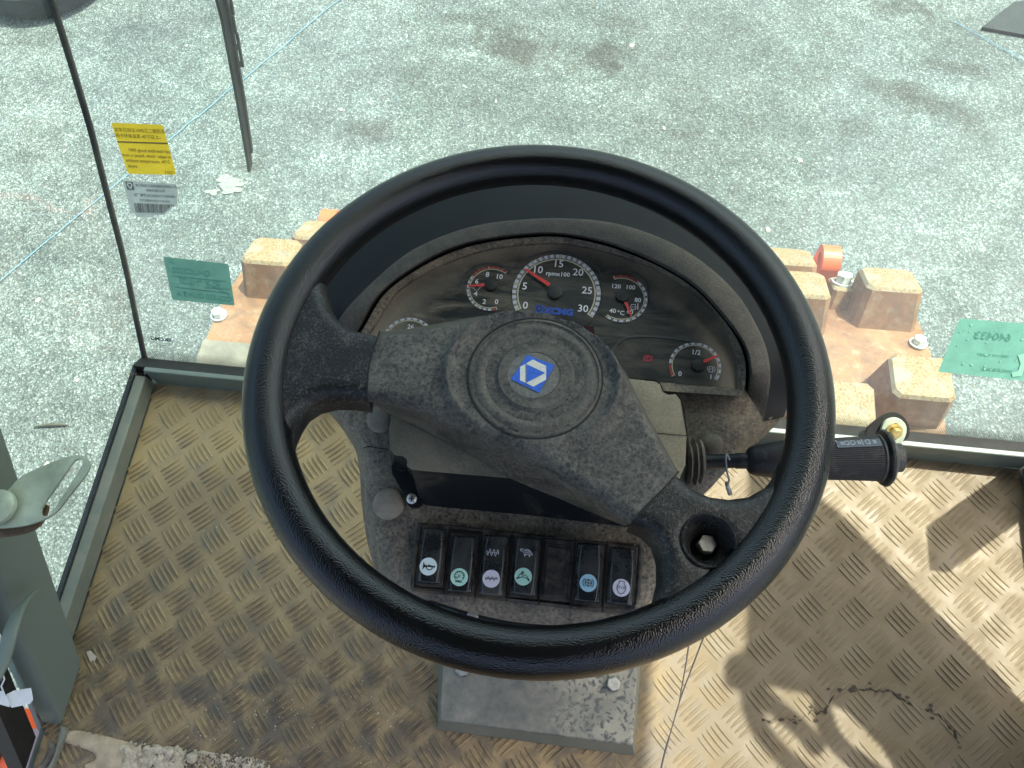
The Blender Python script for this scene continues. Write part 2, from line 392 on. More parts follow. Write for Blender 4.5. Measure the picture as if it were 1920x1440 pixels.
def asphalt():
    m, t, b = newmat('worn_asphalt'); co = coords(t)
    v = nd(t, 'ShaderNodeTexVoronoi', Scale=125.0); ln(t, co, v.inputs['Vector'])
    v2 = nd(t, 'ShaderNodeTexVoronoi', Scale=60.0); ln(t, co, v2.inputs['Vector'])
    se = t.nodes.new('ShaderNodeSeparateColor'); ln(t, v.outputs['Color'], se.inputs[0])
    se2 = t.nodes.new('ShaderNodeSeparateColor'); ln(t, v2.outputs['Color'], se2.inputs[0])
    chip = ramp(t, se.outputs[0], (0., (.066, .077, .073)), (.35, (.099, .115, .109)), (.7, (.146, .168, .160)), (.9, (.200, .222, .210)), (1., (.31, .33, .31)))
    chip2 = ramp(t, se2.outputs[1], (0., .82), (.5, 1.), (1., 1.2))
    c = mixc(t, 1.0, chip, chip2, 'MULTIPLY')
    gap = ramp(t, v.outputs['Distance'], (.25, 1.), (.75, .62)); c = mixc(t, 1.0, c, gap, 'MULTIPLY')
    big = noise(t, coords(t, (1, 2.2, 1), (0, 0, .5)), 1.1, 6, .6, .4); med = noise(t, co, 7, 5, .65, .3)
    c = mixc(t, 1.0, c, ramp(t, big, (.32, .66), (.68, 1.28)), 'MULTIPLY')
    c = mixc(t, 1.0, c, ramp(t, med, (.28, .70), (.72, 1.22)), 'MULTIPLY')
    fine = noise(t, co, 1.1*60, 4, .6)
    c = mixc(t, ramp(t, noise(t, co, 30, 3, .5), (.66, 0.), (.72, .35)), c, (.15, .10, .055))
    # dark dried-mud and oil patches at their places on the ground
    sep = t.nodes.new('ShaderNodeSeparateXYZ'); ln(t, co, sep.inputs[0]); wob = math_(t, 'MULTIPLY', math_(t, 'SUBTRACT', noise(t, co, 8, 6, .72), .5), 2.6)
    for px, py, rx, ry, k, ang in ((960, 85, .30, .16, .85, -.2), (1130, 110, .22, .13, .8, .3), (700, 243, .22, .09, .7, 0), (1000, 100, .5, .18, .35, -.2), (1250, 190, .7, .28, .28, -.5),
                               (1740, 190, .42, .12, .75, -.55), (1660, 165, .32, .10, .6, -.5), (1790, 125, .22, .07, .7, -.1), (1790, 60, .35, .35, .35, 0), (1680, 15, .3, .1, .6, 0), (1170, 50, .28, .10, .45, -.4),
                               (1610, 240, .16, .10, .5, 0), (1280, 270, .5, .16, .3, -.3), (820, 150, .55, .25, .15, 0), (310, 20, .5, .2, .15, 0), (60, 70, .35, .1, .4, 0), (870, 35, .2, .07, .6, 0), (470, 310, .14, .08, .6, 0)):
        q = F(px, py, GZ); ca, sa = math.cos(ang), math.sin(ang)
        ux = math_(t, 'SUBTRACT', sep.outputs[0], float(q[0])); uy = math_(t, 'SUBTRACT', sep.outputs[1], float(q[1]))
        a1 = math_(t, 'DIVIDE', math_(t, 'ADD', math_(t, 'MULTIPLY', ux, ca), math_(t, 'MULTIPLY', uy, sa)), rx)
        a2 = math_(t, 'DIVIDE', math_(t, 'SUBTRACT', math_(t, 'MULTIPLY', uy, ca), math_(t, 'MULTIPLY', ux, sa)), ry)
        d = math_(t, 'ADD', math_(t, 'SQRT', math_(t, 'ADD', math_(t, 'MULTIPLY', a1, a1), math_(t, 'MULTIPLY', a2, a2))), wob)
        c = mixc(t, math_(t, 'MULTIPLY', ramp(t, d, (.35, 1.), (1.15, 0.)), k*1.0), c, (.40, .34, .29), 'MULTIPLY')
    ln(t, c, b.inputs['Base Color']); b.inputs['Roughness'].default_value = .75
    bump(t, b, math_(t, 'ADD', v.outputs['Distance'], math_(t, 'MULTIPLY', v2.outputs['Distance'], 1.0)), .55, .006)
    return m
def drumsteel(name, top=False):
    m, t, b = newmat(name); co = coords(t)
    n1 = noise(t, co, 5, 6, .65, .5); n2 = noise(t, co, 30, 5, .7); n3 = noise(t, co, 190, 5, .7); n4 = noise(t, co, 14, 6, .7, .6)
    c = mixc(t, ramp(t, n1, (.35, 0.), (.65, 1.)), (.17, .062, .022), (.27, .130, .058))
    c = mixc(t, math_(t, 'MULTIPLY', ramp(t, n2, (.5, 0.), (.68, 1.)), .7), c, (.28, .19, .12))
    c = mixc(t, math_(t, 'MULTIPLY', ramp(t, n2, (.30, 1.), (.42, 0.)), .6), c, (.13, .08, .055))
    c = mixc(t, ramp(t, n4, (.50, 0.), (.66, .75)), c, (.115, .058, .034))
    c = mixc(t, ramp(t, n3, (.62, 0.), (.72, .6)), c, (.36, .30, .23))
    if top:
        sp = ramp(t, n3, (.38, 0.), (.62, 1.)); c = mixc(t, sp, (.17, .080, .028), (.31, .225, .12))
        c = mixc(t, ramp(t, n4, (.46, 0.), (.60, .75)), c, (.25, .225, .175))
        c = mixc(t, ramp(t, n1, (.56, 0.), (.62, .8)), c, (.17, .17, .15))
    ln(t, c, b.inputs['Base Color']); b.inputs['Roughness'].default_value = .7
    bump(t, b, n3, .5 if top else .25, .004 if top else .002)
    return m
def plateSteel():
    m, t, b = newmat('dusty_painted_plate'); co = coords(t)
    v = nd(t, 'ShaderNodeTexVoronoi', Scale=110.0); nv = nd(t, 'ShaderNodeTexNoise', Scale=70.0, Detail=3.0); ln(t, co, nv.inputs['Vector'])
    ln(t, mixc(t, .03, co, nv.outputs['Color'], 'ADD'), v.inputs['Vector'])
    n1 = noise(t, co, 14, 6, .7, .6); n2 = noise(t, co, 45, 5, .7)
    sp = ramp(t, v.outputs['Distance'], (.2, 0.), (.55, 1.))
    sep = t.nodes.new('ShaderNodeSeparateXYZ'); ln(t, co, sep.inputs[0])
    area = ramp(t, math_(t, 'ADD', math_(t, 'MULTIPLY', sep.outputs[0], 4), n1), (.30, 0.), (.72, 1.))
    f = mixc(t, area, ramp(t, n2, (.3, .25), (.7, .85)), sp)
    f = math_(t, 'MULTIPLY', f, ramp(t, n1, (.3, .35), (.7, 1.)))
    ln(t, mixc(t, f, (.055, .065, .065), (.32, .30, .24)), b.inputs['Base Color']); b.inputs['Roughness'].default_value = .6
    return m
def glass(name, tint, veil=.05):
    m, t, b = newmat(name); t.nodes.remove(b); out = [n for n in t.nodes if n.type == 'OUTPUT_MATERIAL'][0]
    tr = nd(t, 'ShaderNodeBsdfTransparent', Color=(*tint, 1)); gl = nd(t, 'ShaderNodeBsdfGlossy', Roughness=.02); fr = nd(t, 'ShaderNodeFresnel', IOR=1.45)
    ge = t.nodes.new('ShaderNodeNewGeometry'); ln(t, math_(t, 'SUBTRACT', 1.45, math_(t, 'MULTIPLY', ge.outputs['Backfacing'], 1.45-1/1.45)), fr.inputs['IOR'])
    mx = t.nodes.new('ShaderNodeMixShader'); ln(t, fr.outputs[0], mx.inputs[0]); ln(t, tr.outputs[0], mx.inputs[1]); ln(t, gl.outputs[0], mx.inputs[2])
    df = nd(t, 'ShaderNodeBsdfDiffuse', Color=(.75, .78, .74, 1)); tl = nd(t, 'ShaderNodeBsdfTranslucent', Color=(.75, .78, .74, 1))
    m1 = t.nodes.new('ShaderNodeMixShader'); m1.inputs[0].default_value = .5; ln(t, df.outputs[0], m1.inputs[1]); ln(t, tl.outputs[0], m1.inputs[2])
    m2 = t.nodes.new('ShaderNodeMixShader'); co = coords(t); n = noise(t, coords(t, (1, 1, .35), (.3, 0, .5)), 5, 5, .65, .5)
    ln(t, ramp(t, n, (.32, veil*.35), (.70, veil*1.9)), m2.inputs[0]); ln(t, mx.outputs[0], m2.inputs[1]); ln(t, m1.outputs[0], m2.inputs[2])
    ln(t, m2.outputs[0], out.inputs[0]); return m

GZ = -2.25
CP = Plane((-.034, .32, .592), (0, -math.sin(math.radians(3)), math.cos(math.radians(3))))
_cl = CP.P(*CP.uv(1040, 660, 0)); CLC = (float(_cl[0]), float(_cl[1]))
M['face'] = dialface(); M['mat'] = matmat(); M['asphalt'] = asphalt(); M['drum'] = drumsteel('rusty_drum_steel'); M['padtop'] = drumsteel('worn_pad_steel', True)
M['plate'] = plateSteel(); M['drumgrey'] = simple('worn_grey_drum_plate', (.20, .17, .13), .6, var=.4, scale=9, bmp=.2)
M['glass'] = glass('green_tinted_glass', (.66, .86, .81), .12); M['sideglass'] = glass('green_side_glass', (.70, .88, .83), .04)
M['rightglass'] = glass('clear_side_glass', (.90, .95, .92), .02)
M['roof'] = simple('cab_lining', (.07, .07, .068), .8); M['tyre'] = simple('tyre_rubber', (.014, .018, .019), .8, var=.3, scale=12)
M['gravel'] = simple('grey_grit', (.44, .375, .275), .85, var=.35, scale=90, bmp=.5, bscale=500)
M['mud'] = simple('dried_dust', (.42, .34, .225), .9, var=.25, scale=50, bmp=.8, bscale=350)

# ---------------------------------------------------------------- ground
g = MB(); g.add([(-150, -150, GZ), (150, -150, GZ), (150, 150, GZ), (-150, 150, GZ)], [(0, 1, 2, 3)])
setp(g.build('ground', M['asphalt']), kind='structure')

# ---------------------------------------------------------------- cab floor, mat
XL, XR, YF, YB = -.725, .652, .437, -1.05
g = MB(); g.box(-.762, .69, .0, .45, -.05, -.006); g.box(-.735, .69, YB-.02, -.0005, -.05, -.006); setp(g.build('floor', M['teal']), kind='structure')
mt = thing('rubber_floor_mat', (0, 0, 0), 'dusty brown rubber floor mat with a raised five bar basket weave tread', 'floor mat')
PF = Plane((0, 0, 0), (0, 0, 1))
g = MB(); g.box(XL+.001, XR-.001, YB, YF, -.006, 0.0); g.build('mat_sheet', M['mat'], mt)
S = .0636; A0 = np.array([-.711, .354])
bars = MB(); tear = []
def bar(cx, cy, dx, dy):
    L = .0195; wd = .0023; h = .0036
    nx, ny = -dy, dx; prof = [(-1, 0, 0), (-.72, .75, .8), (0, 1, 1), (.72, .75, .8), (1, 0, 0)]
    jit = random.uniform(.88, 1.1); h *= random.uniform(.6, 1.05)*(.48 if cx > .05 else 1)*(.7 if cx > .05 and dy > 0 else 1)
    v = []; 
    for s_, wv, hv in prof:
        x = cx+dx*L*s_; y = cy+dy*L*s_
        ww = wd*wv*jit+1e-4; v += [(x-nx*ww, y-ny*ww, -.0002), (x-nx*ww*.55, y-ny*ww*.55, h*hv), (x+nx*ww*.55, y+ny*ww*.55, h*hv), (x+nx*ww, y+ny*ww, -.0002)]
    f = []
    for i in range(4):
        for k in range(3): f.append((i*4+k, (i+1)*4+k, (i+1)*4+k+1, i*4+k+1))
    bars.add(v, f)
q2 = math.sqrt(.5)
for i in range(-2, 24):
    for j in range(-22, 4):
        for B in (0, 1):
            cx = A0[0]+(i+.5*B)*S; cy = A0[1]+(j+.5*B)*S
            if B == 0: dx, dy = q2, q2
            else: dx, dy = q2, -q2
            for k in range(-2, 3):
                bx = cx-dy*k*.0079; by = cy+dx*k*.0079
                if XL+.004 < bx < XR-.004 and -.62 < by < YF-.004: bar(bx, by, dx, dy)
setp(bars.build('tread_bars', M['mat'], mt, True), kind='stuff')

# ---------------------------------------------------------------- cab sills and glass
fs = thing('front_sill', (0, .44, 0), 'grey green steel sill across the front of the cab floor below the windscreen', 'sill')
g = MB(); g.box(-.722, .65, .4375, .446, 0.001, .052); o = g.build('sill_rail', M['teal'], fs)
bv = o.modifiers.new('b', 'BEVEL'); bv.width = .002; bv.segments = 2
g = MB(); g.add([(x, y, z) for x in (-.745, .66) for y, z in ((.4465, .049), (.4685, .033), (.4695, .02), (.4465, .02))], [(0, 4, 5, 1), (1, 5, 6, 2), (2, 6, 7, 3), (3, 7, 4, 0), (0, 1, 2, 3), (4, 7, 6, 5)])
g.build('rubber_seal', M['seal'], fs)
ls = thing('side_sill', (-.73, .1, 0), 'grey green side sill left of the mat, running forward to the corner', 'sill')
g = MB(); g.box(-.744, -.7255, -.02, .4365, .001, .034); o = g.build('sill_rail', M['tealdirt'], ls)
bv = o.modifiers.new('b', 'BEVEL'); bv.width = .002; bv.segments = 2
g = MB(); g.box(-.752, -.7445, -.02, .45, .0, .036); g.build('rubber_seal', M['seal'], ls)
rs = thing('side_sill', (.66, .1, 0), 'dark dusty side sill along the right edge of the mat', 'sill')
g = MB(); g.box(.6525, .668, -.9, .4365, .001, .036); g.build('sill_rail', M['tealdirt'], rs)
g = MB(); g.box(.6685, .69, -.9, .45, 0, .03); g.build('rubber_seal', M['seal'], rs)

cz = [-.01, .016, .078, .142, .172, .253, .323, .385, .438, .473, .6, .75, .95, 1.2, 1.45, 1.66]; cy = [.438, .457, .506, .558, .581, .636, .685, .723, .754, .774, .82, .85, .855, .835, .78, .70]
def gy(z): return float(np.interp(z, cz, cy))
zz = list(np.linspace(-.005, .475, 14))+[.54, .6, .75, .95, 1.2, 1.45, 1.66]
sm = [gy(z) for z in zz]
def gprof(z): return float(np.interp(z, zz, sm))
def GL(x, y):
    d = ray(x, y); lo, hi = .3, 2.
    for _ in range(50):
        mm = (lo+hi)/2; p = EYE+mm*d
        if p[1] < gprof(p[2]): lo = mm
        else: hi = mm
    return EYE+lo*d
ws = thing('windscreen', (-.04, .45, 0), 'curved green tinted windscreen standing behind the steering wheel', 'windscreen')
g = MB(); g.loft([[(x, gprof(z), z) for x in (-.740, .67)] for z in zz], closed=False); g.build('glass_pane', M['glass'], ws, True)
# printed dot border along the foot of the screen
dots = MB()
def dotrow(x0, x1, rows):
    for k, (z, r) in enumerate(rows):
        y = gprof(z); t = Vector((0, gprof(z+.004)-y, .004)).normalized(); nrm = Vector((1, 0, 0)).cross(t)
        x = x0+(k % 2)*.0017
        while x < x1:
            c = Vector((x, y, z))-nrm*-.0006
            c = Vector((x, y-.0007, z+.0004))
            dots.add([c+Vector((1, 0, 0))*r*math.cos(a*math.pi/2)+t*r*math.sin(a*math.pi/2) for a in range(4)], [(0, 1, 2, 3)]); x += .0034
dotrow(-.735, .66, [(.0325, .00140), (.0342, .00132), (.0359, .00124), (.0376, .00114), (.0393, .00102), (.0410, .0009), (.0427, .0007), (.0444, .0005)])
setp(dots.build('printed_dot_border', M['blackprint'], ws), kind='stuff')
g = MB()
for z0, z1 in zip(zz[:-1], zz[1:]):
    g.add([(x, gprof(z)+dy, z) for z in (z0, z1) for x, dy in ((-.7425, -.004), (-.7362, -.004), (-.7362, .004), (-.7425, .004))], [(0, 1, 5, 4), (1, 2, 6, 5), (2, 3, 7, 6), (3, 0, 4, 7)])
g.build('corner_seal', M['seal'], ws)
sg = thing('side_window', (-.765, .1, 0), 'green tinted left side window pane beside the leaning post', 'window')
g = MB(); g.add([(-.7435, gprof(z)-.001, z) for z in zz if z >= .03]+[(-.7435, -.08, 1.66), (-.7435, -.08, .036)], [tuple(range(len([z for z in zz if z >= .03])+2))]); g.build('glass_pane', M['sideglass'], sg)
dots = MB()
for k in range(6):
    y = -.1
    while y < .45:
        z = .036+k*.0034; r = .0014-.00016*k
        dots.add([(-.7429, y+r*math.cos(a*math.pi/2)+(k % 2)*.0017, z+r*math.sin(a*math.pi/2)) for a in range(4)], [(0, 1, 2, 3)]); y += .0034
setp(dots.build('printed_dot_border', M['blackprint'], sg), kind='stuff')

# roof, back wall and right side of the cab (they shade the inside)
rf = thing('cab_roof', (0, 0, 1.7), 'cab roof panel above the driver', 'roof')
g = MB(); g.box(-.86, .78, -1.1, 1.02, 1.70, 1.76); g.build('roof_panel', M['roof'], rf)
bw = thing('cab_rear_wall', (0, -1.08, 0), 'lower rear wall of the cab behind the driver', 'wall')
g = MB(); g.box(-.76, .69, -1.10, -1.06, 0, .9); g.box(-.76, -.70, -1.10, -1.06, .9, 1.7); g.box(.63, .69, -1.10, -1.06, .9, 1.7); g.build('rear_panel', M['roof'], bw)
rw = thing('right_door', (.69, 0, 0), 'right hand cab door frame with its widened post and added unseen shadow casters', 'door')
PR = Plane((.672, 0, 0), (-1, 0, 0), (0, -1, 0))
puff('leaning_post', PR, [(-y, z) for y, z in ((.012, 0), (.262, .34), (.60, .82), (.76, 1.09), (.43, 1.09), (.365, .90), (.30, .745), (.225, .63), (-.02, .36), (-.16, 0))], M['teal'], rw, depth=.03, step=.1, smooth=False)  # unseen post, outline widened to shape the shade on the floor
TE = math.tan(SUN_EL)
def caster_at(px, py, X=.648):
    q = F(px, py); k = (X-q[0])/SAZ[0]; return (X, q[1]+SAZ[1]*k, TE*k)
for pts in ([(1452, 1165), (1420, 1200), (1405, 1250), (1405, 1310), (1428, 1370), (1475, 1425), (1530, 1470)], [(1560, 1245), (1542, 1290), (1543, 1340), (1566, 1390), (1612, 1432), (1670, 1470)], [(1408, 1285), (1440, 1315), (1500, 1365), (1530, 1400)]):
    g = MB(); g.tube(catmull([caster_at(*p) for p in pts], 5, False), .0125, 10); g.build('shade_loop', M['grip'], rw, True)  # loops added out of view to cast curved shadow bands on the mat
g = MB(); q = caster_at(1368, 1258); g.lathe(q, (1, 0, 0), [(.001, 0), (.022, 0), (.024, .012), (.001, .02)], 20, (0, 1, 0)); g.build('shade_knob', M['grip'], rw, True)  # knob added out of view to cast a round shadow spot
g = MB(); g.lathe((.64, .237, .34), (1, 0, 0), [(.001, 0), (.022, .0), (.026, .01), (.026, .025), (.01, .03), (.01, .045)], 20, (0, 1, 0)); g.build('shade_knob', M['grip'], rw, True)  # knob added out of view to put a bump on the post's shadow edge
g = MB(); g.box(.674, .70, .405, .47, .04, .43); g.build('shade_plate', M['teal'], rw)  # plate added out of view to cast a shadow band from the corner
g = MB(); g.add([(.69, .44, .03), (.69, .02, .03), (.69, .02, 1.69), (.69, .78, 1.6), (.69, .82, .8), (.69, .70, .33)], [(0, 1, 2, 3, 4, 5)]); g.build('glass_pane', M['rightglass'], rw)

# ---------------------------------------------------------------- padfoot drum outside
DC = np.array([-.095, .72, -1.4]); DR = .75; DXL, DXR = -1.03, .85
dr = thing('padfoot_drum', (DC[0], DC[1], DC[2]-DR), 'rusty steel roller drum with raised pads below the windscreen', 'roller drum')
g = MB(); g.lathe((DXL, DC[1], DC[2]), (1, 0, 0), [(.5, .0), (DR-.04, 0), (DR-.04, .0), (DR, .006), (DR, DXR-DXL-.006), (DR-.04, DXR-DXL), (.5, DXR-DXL)], 96, (0, 0, 1)); g.build('drum_shell', M['drum'], dr, True, 30)
def cylp(x, th, R): return np.array([x, DC[1]+R*math.sin(th), DC[2]+R*math.cos(th)])
# pad mesh in local frame: x along drum, y along travel, z radial
def pad_mesh():
    bm = bmesh.new(); b0, b1, t0, t1, hh = .080, .070, .068, .058, .115
    lv = [(-b0, -b1, -.012), (b0, -b1, -.012), (b0, b1, -.012), (-b0, b1, -.012)]
    def ring(a, b, z, ch): return [(-a+ch, -b, z), (a-ch, -b, z), (a, -b+ch, z), (a, b-ch, z), (a-ch, b, z), (-a+ch, b, z), (-a, b-ch, z), (-a, -b+ch, z)]
    rings = [ring(b0, b1, -.012, .012), ring(t0+.002, t1+.002, hh-.010, .014), ring(t0-.004, t1-.004, hh-.001, .014), ring(t0-.012, t1-.012, hh, .012)]
    vs = [[bm.verts.new(p) for p in r] for r in rings]
    for a, b in zip(vs[:-1], vs[1:]):
        for k in range(8): bm.faces.new((a[k], a[(k+1) % 8], b[(k+1) % 8], b[k]))
    f = bm.faces.new(vs[-1]); f.material_index = 1
    for fc in bm.faces:
        if fc.calc_center_median().z > hh-.006: fc.material_index = 1
    bmesh.ops.recalc_face_normals(bm, faces=bm.faces)
    m = bpy.data.meshes.new('pad'); bm.to_mesh(m); bm.free(); m.materials.append(M['drum']); m.materials.append(M['padtop']); return m
pm = pad_mesh(); npad = 0
def frame_at(x, th, R):
    p = cylp(x, th, R); rad = Vector((0, math.sin(th), math.cos(th))); tg = Vector((0, math.cos(th), -math.sin(th)))
    return Matrix(((1, tg.x, rad.x, p[0]), (0, tg.y, rad.y, p[1]), (0, tg.z, rad.z, p[2]), (0, 0, 0, 1)))
cols = [(-.895, 24.5), (-.80, 33.5), (-.60, 8), (-.52, 30), (-.35, 15), (-.25, 35), (-.05, 24), (.05, 3), (.25, 33), (.30, 12), (.508, 27.5), (.50, 38.5), (.575, 2.0), (.745, 31.5), (.755, 8.0)]
for x, dg in cols:
    for s_ in ((0, -1) if x > .5 else (0, 1)):
        th = math.radians(dg+s_*46)
        o = bpy.data.objects.new('pad', pm); COL.objects.link(o); o.parent = dr
        o.matrix_local = Matrix.Translation(-dr.location) @ frame_at(x, th, DR)
def hexbolt(name, o, ax, r, h, mat, parent, washer=1.35, rot=0.0):
    g = MB(); g.lathe(o, ax, [(0, 0), (r*washer, 0), (r*washer, h*.22), (r*1.02, h*.22)], 24)
    ax = Vector(ax).normalized(); g2 = MB()
    g2.lathe(Vector(o)+ax*h*.2, ax, [(r, 0), (r, h*.68), (r*.86, h*.8), (0.0001, h*.8)], 6, a0=rot)
    g.add(g2.v, g2.f); return g.build(name, mat, parent)
def on_drum(x, y, R=DR):
    d = ray(x, y); a = d[1]**2+d[2]**2; b_ = 2*(d[1]*(-DC[1])+d[2]*(H-DC[2])); c_ = DC[1]**2+(H-DC[2])**2-R*R
    D_ = b_*b_-4*a*c_
    t = (-b_-math.sqrt(max(D_, 0)))/2/a; p = EYE+t*d; return p, Vector((0, p[1]-DC[1], p[2]-DC[2])).normalized()
for px, py in ((411, 592), (1721, 645)):
    p, n_ = on_drum(px, py, DR+.003); hexbolt('bolt', p, n_, .016, .022, M['whitebolt'], dr, rot=.3)
p, n_ = on_drum(1588, 548, DR+.03); o = bpy.data.objects.new('bolt_boss', pm.copy()); COL.objects.link(o); o.parent = dr
th_ = math.atan2(n_.y, n_.z); o.matrix_local = Matrix.Translation(-dr.location) @ frame_at(p[0]-.005, th_, DR) @ Matrix.Diagonal((.62, .75, .48, 1))
p, n_ = on_drum(1580, 532, DR+.055); hexbolt('bolt', p, n_, .022, .03, M['whitebolt'], dr, rot=.3)
# joint between two bolted shell plates, on the left
g = MB()
for x0, x1, t0 in ((DXL+.002, -.30, 7.0), (.30, DXR-.002, 52)):
    t0 = math.radians(t0); ring = []
    for k in range(9):
        th = t0-math.radians(14)+math.radians(14)*k/8
        ring.append([cylp(x0, th, DR+.004), cylp(x1, th, DR+.004)])
    g = MB(); g.loft(ring, closed=False); g.build('wear_plate', M['drumgrey'] if x0 < 0 else M['drum'], dr)
# orange lugs and cross bar of the drum frame in front
of = thing('drum_frame', (0, 1.5, -1.3), 'orange front frame bar with lifting lugs beyond the drum', 'frame')
g = MB(); g.box(-.80, .60, 1.30, 1.36, -.93, -.86); g.build('cross_bar', M['orange'], of)
def lug(px, py, yy):
    q = PYp(px, py, yy); n = 16; pts = []
    for k in range(n+1):
        a = math.pi*k/n; pts.append((math.cos(a)*.044, math.sin(a)*.044))
    pts = [(.044, -.13)]+pts+[(-.044, -.13)]
    g = MB(); hole = [(math.cos(a*2*math.pi/14)*.024, math.sin(a*2*math.pi/14)*.024) for a in range(14)]
    pl = Plane((q[0]-.022, q[1], q[2]-.042), (-1, 0, 0), (0, -1, 0))
    puff('lug', pl, pts, M['orange'], of, h0=0, depth=.05, step=.05, holes=[hole], smooth=False)
    pl2 = Plane((q[0]+.028, q[1], q[2]-.042), (1, 0, 0), (0, 1, 0))
    puff('lug_side', pl2, pts, M['orange'], of, h0=0.0, depth=.001, step=.05, holes=[hole], smooth=False)
lug(612, 405, 1.30); lug(1560, 474, 1.30)

# ---------------------------------------------------------------- yard things
ty = thing('tyre', (0, 0, GZ), 'dark tyre lying flat on the asphalt at the far left edge', 'tyre')
c = F(96, -62, GZ); ty.location = tuple(c)
g = MB(); g.lathe((c[0], c[1], GZ), (0, 0, 1), [(.20, .005), (.40, .0), (.47, .03), (.49, .09), (.47, .16), (.40, .19), (.26, .185), (.21, .15), (.2, .005)], 64); g.build('tread', M['tyre'], ty, True, 50)
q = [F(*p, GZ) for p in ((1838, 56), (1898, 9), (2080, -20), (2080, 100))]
pl = thing('ground_shadow', tuple(q[0]), 'flat dark sheet standing in for a shadow on the ground at the far right edge', 'shadow sheet')
g = MB(); g.add([(a[0], a[1], GZ+h) for h in (0.001, .02) for a in q], [(0, 1, 2, 3), (4, 5, 6, 7), (0, 1, 5, 4), (1, 2, 6, 5), (2, 3, 7, 6), (3, 0, 4, 7)]); g.build('shadow_sheet', M['tyre'], pl)  # dark sheet stands in for a shadow lying on the asphalt
g = MB(); a, b = F(0, 525, GZ+.01), F(700, -55, GZ+.01)
pts = [tuple(a+(b-a)*k/30+np.array([random.uniform(-.006, .006), random.uniform(-.006, .006), 0])) for k in range(-6, 34)]
g.tube(pts, .0020, 5); setp(g.build('string_line', M['bluestring']), 'thin blue string stretched over the asphalt left of the wheel', 'string', 'blue string lines')
g = MB(); a, b = F(1790, 40, GZ+.01), F(1935, 122, GZ+.01)
g.tube([tuple(a+(b-a)*k/10+np.array([random.uniform(-.004, .004), 0, 0])) for k in range(0, 14)], .0020, 5)
setp(g.build('string_line', M['bluestring']), 'short stretch of blue string near the dark shadow sheet', 'string', 'blue string lines')
spl = MB()
for px, py, rx, ry in ((425, 335, .062, .026), (437, 345, .045, .03), (398, 360, .04, .018), (432, 356, .055, .028), (420, 348, .03, .02)):
    c = F(px, py, GZ+.003); n = 22; ph = random.random()*6
    rr = [1+.28*math.sin(3*k*2*math.pi/n+ph)+random.uniform(-.22, .22) for k in range(n)]
    spl.add([(c[0]+rx*rr[k]*math.cos(k*2*math.pi/n), c[1]+ry*rr[k]*math.sin(k*2*math.pi/n), c[2]+random.uniform(0, .0005)+.0007*len(spl.f)) for k in range(n)], [tuple(range(n))])
setp(spl.build('splash_mark', M['splash']), 'white splash mark on the asphalt under the wiper tip', 'splash')
g = MB(); a, b = F(63, 800, GZ+.012), F(128, 797, GZ+.012); g.tube([a, (a+b)/2+np.array([0, .006, 0]), b], [.003, .010, .003], 6)
setp(g.build('twig', simple('dry_leaf', (.05, .05, .035), .8)), 'small dark twig on the asphalt seen through the side window', 'twig')
tr = MB()
for px, py in ((145, 713), (72, 562), (1185, 85), (705, 35), (350, 85), (1440, 430), (1500, 300), (930, 190), (88, 870), (640, 205), (1245, 240)):
    c = F(px, py, GZ+.004); s_ = random.uniform(.008, .018); a = random.random()*3
    tr.add([(c[0]+s_*math.cos(a+k*1.57)*(1 if k % 2 else .5), c[1]+s_*math.sin(a+k*1.57), c[2]+.002*(k % 2)) for k in range(4)], [(0, 1, 2, 3)])
setp(tr.build('litter_crumbs', M['tan']), 'pale crumbs scattered over the asphalt', 'crumbs', kind='stuff')

# ---------------------------------------------------------------- stickers on the glass
def glass_plane(pxs, off=-.0022):
    P_ = [GL(*p) for p in pxs]; c = sum(P_)/len(P_); z = c[2]; t = np.array([0, gprof(z+.02)-gprof(z-.02), .04]); t /= np.linalg.norm(t)
    n = np.cross(np.array([1., 0, 0]), t); return Plane(c+n*abs(off), n)
def sticker(name, px, mat, label, cat='sticker', r=.004):
    pl_ = glass_plane(px); uv = pl_.uvs(px); c = sum(np.array(u) for u in uv)/len(uv)
    t = thing(name, tuple(pl_.P(*c)), label, cat)
    return pl_, uv, t
pl_, uv, t = sticker('warning_sticker', [(208, 230), (305, 234), (331, 328), (240, 326)], 0, 'yellow sticker with Chinese and English antifreeze text on the windscreen')
def rrect(uv, r=.005, n=4):
    out = []; N = len(uv)
    for i in range(N):
        p = np.array(uv[i]); a = np.array(uv[i-1])-p; b = np.array(uv[(i+1) % N])-p; a /= np.linalg.norm(a); b /= np.linalg.norm(b)
        p0 = p+a*r; p1 = p+b*r
        for k in range(n+1):
            s_ = k/n; out.append(tuple((1-s_)**2*p0+2*s_*(1-s_)*p+s_**2*p1))
    return out
flat('sticker_sheet', pl_, rrect(uv, .004), 0, M['yellow'], t)
rowu = np.array(uv[1])-np.array(uv[0]); rot = math.atan2(rowu[1], rowu[0])
def ST(fx, fy): 
    a = np.array(uv[0])+(np.array(uv[1])-np.array(uv[0]))*fx; b = np.array(uv[3])+(np.array(uv[2])-np.array(uv[3]))*fx; return a+(b-a)*fy
H_ = .0004
text('lettering', '此车已加注100%乙二醇防冻液,', .0062, pl_, ST(.57, .13), H_, M['yellowink'], t, rot=rot)
text('lettering', '适用于环境温度-45℃以上。', .0062, pl_, ST(.44, .245), H_, M['yellowink'], t, rot=rot)
g = MB(); stroke(g, pl_, [ST(.0, .36), ST(1, .36)], .0012, H_); g.build('printed_line', M['blackprint'], t)
for i, (s_, fx) in enumerate((('100% glycol antifreeze has', .58), ('been in jected, which  adapt to', .5), ('ambient temperature -45°C', .5), ('above.', .16))):
    text('lettering', s_, .0065, pl_, ST(fx, .52+i*.105), H_, M['yellowink'], t, rot=rot, stretch=.92)
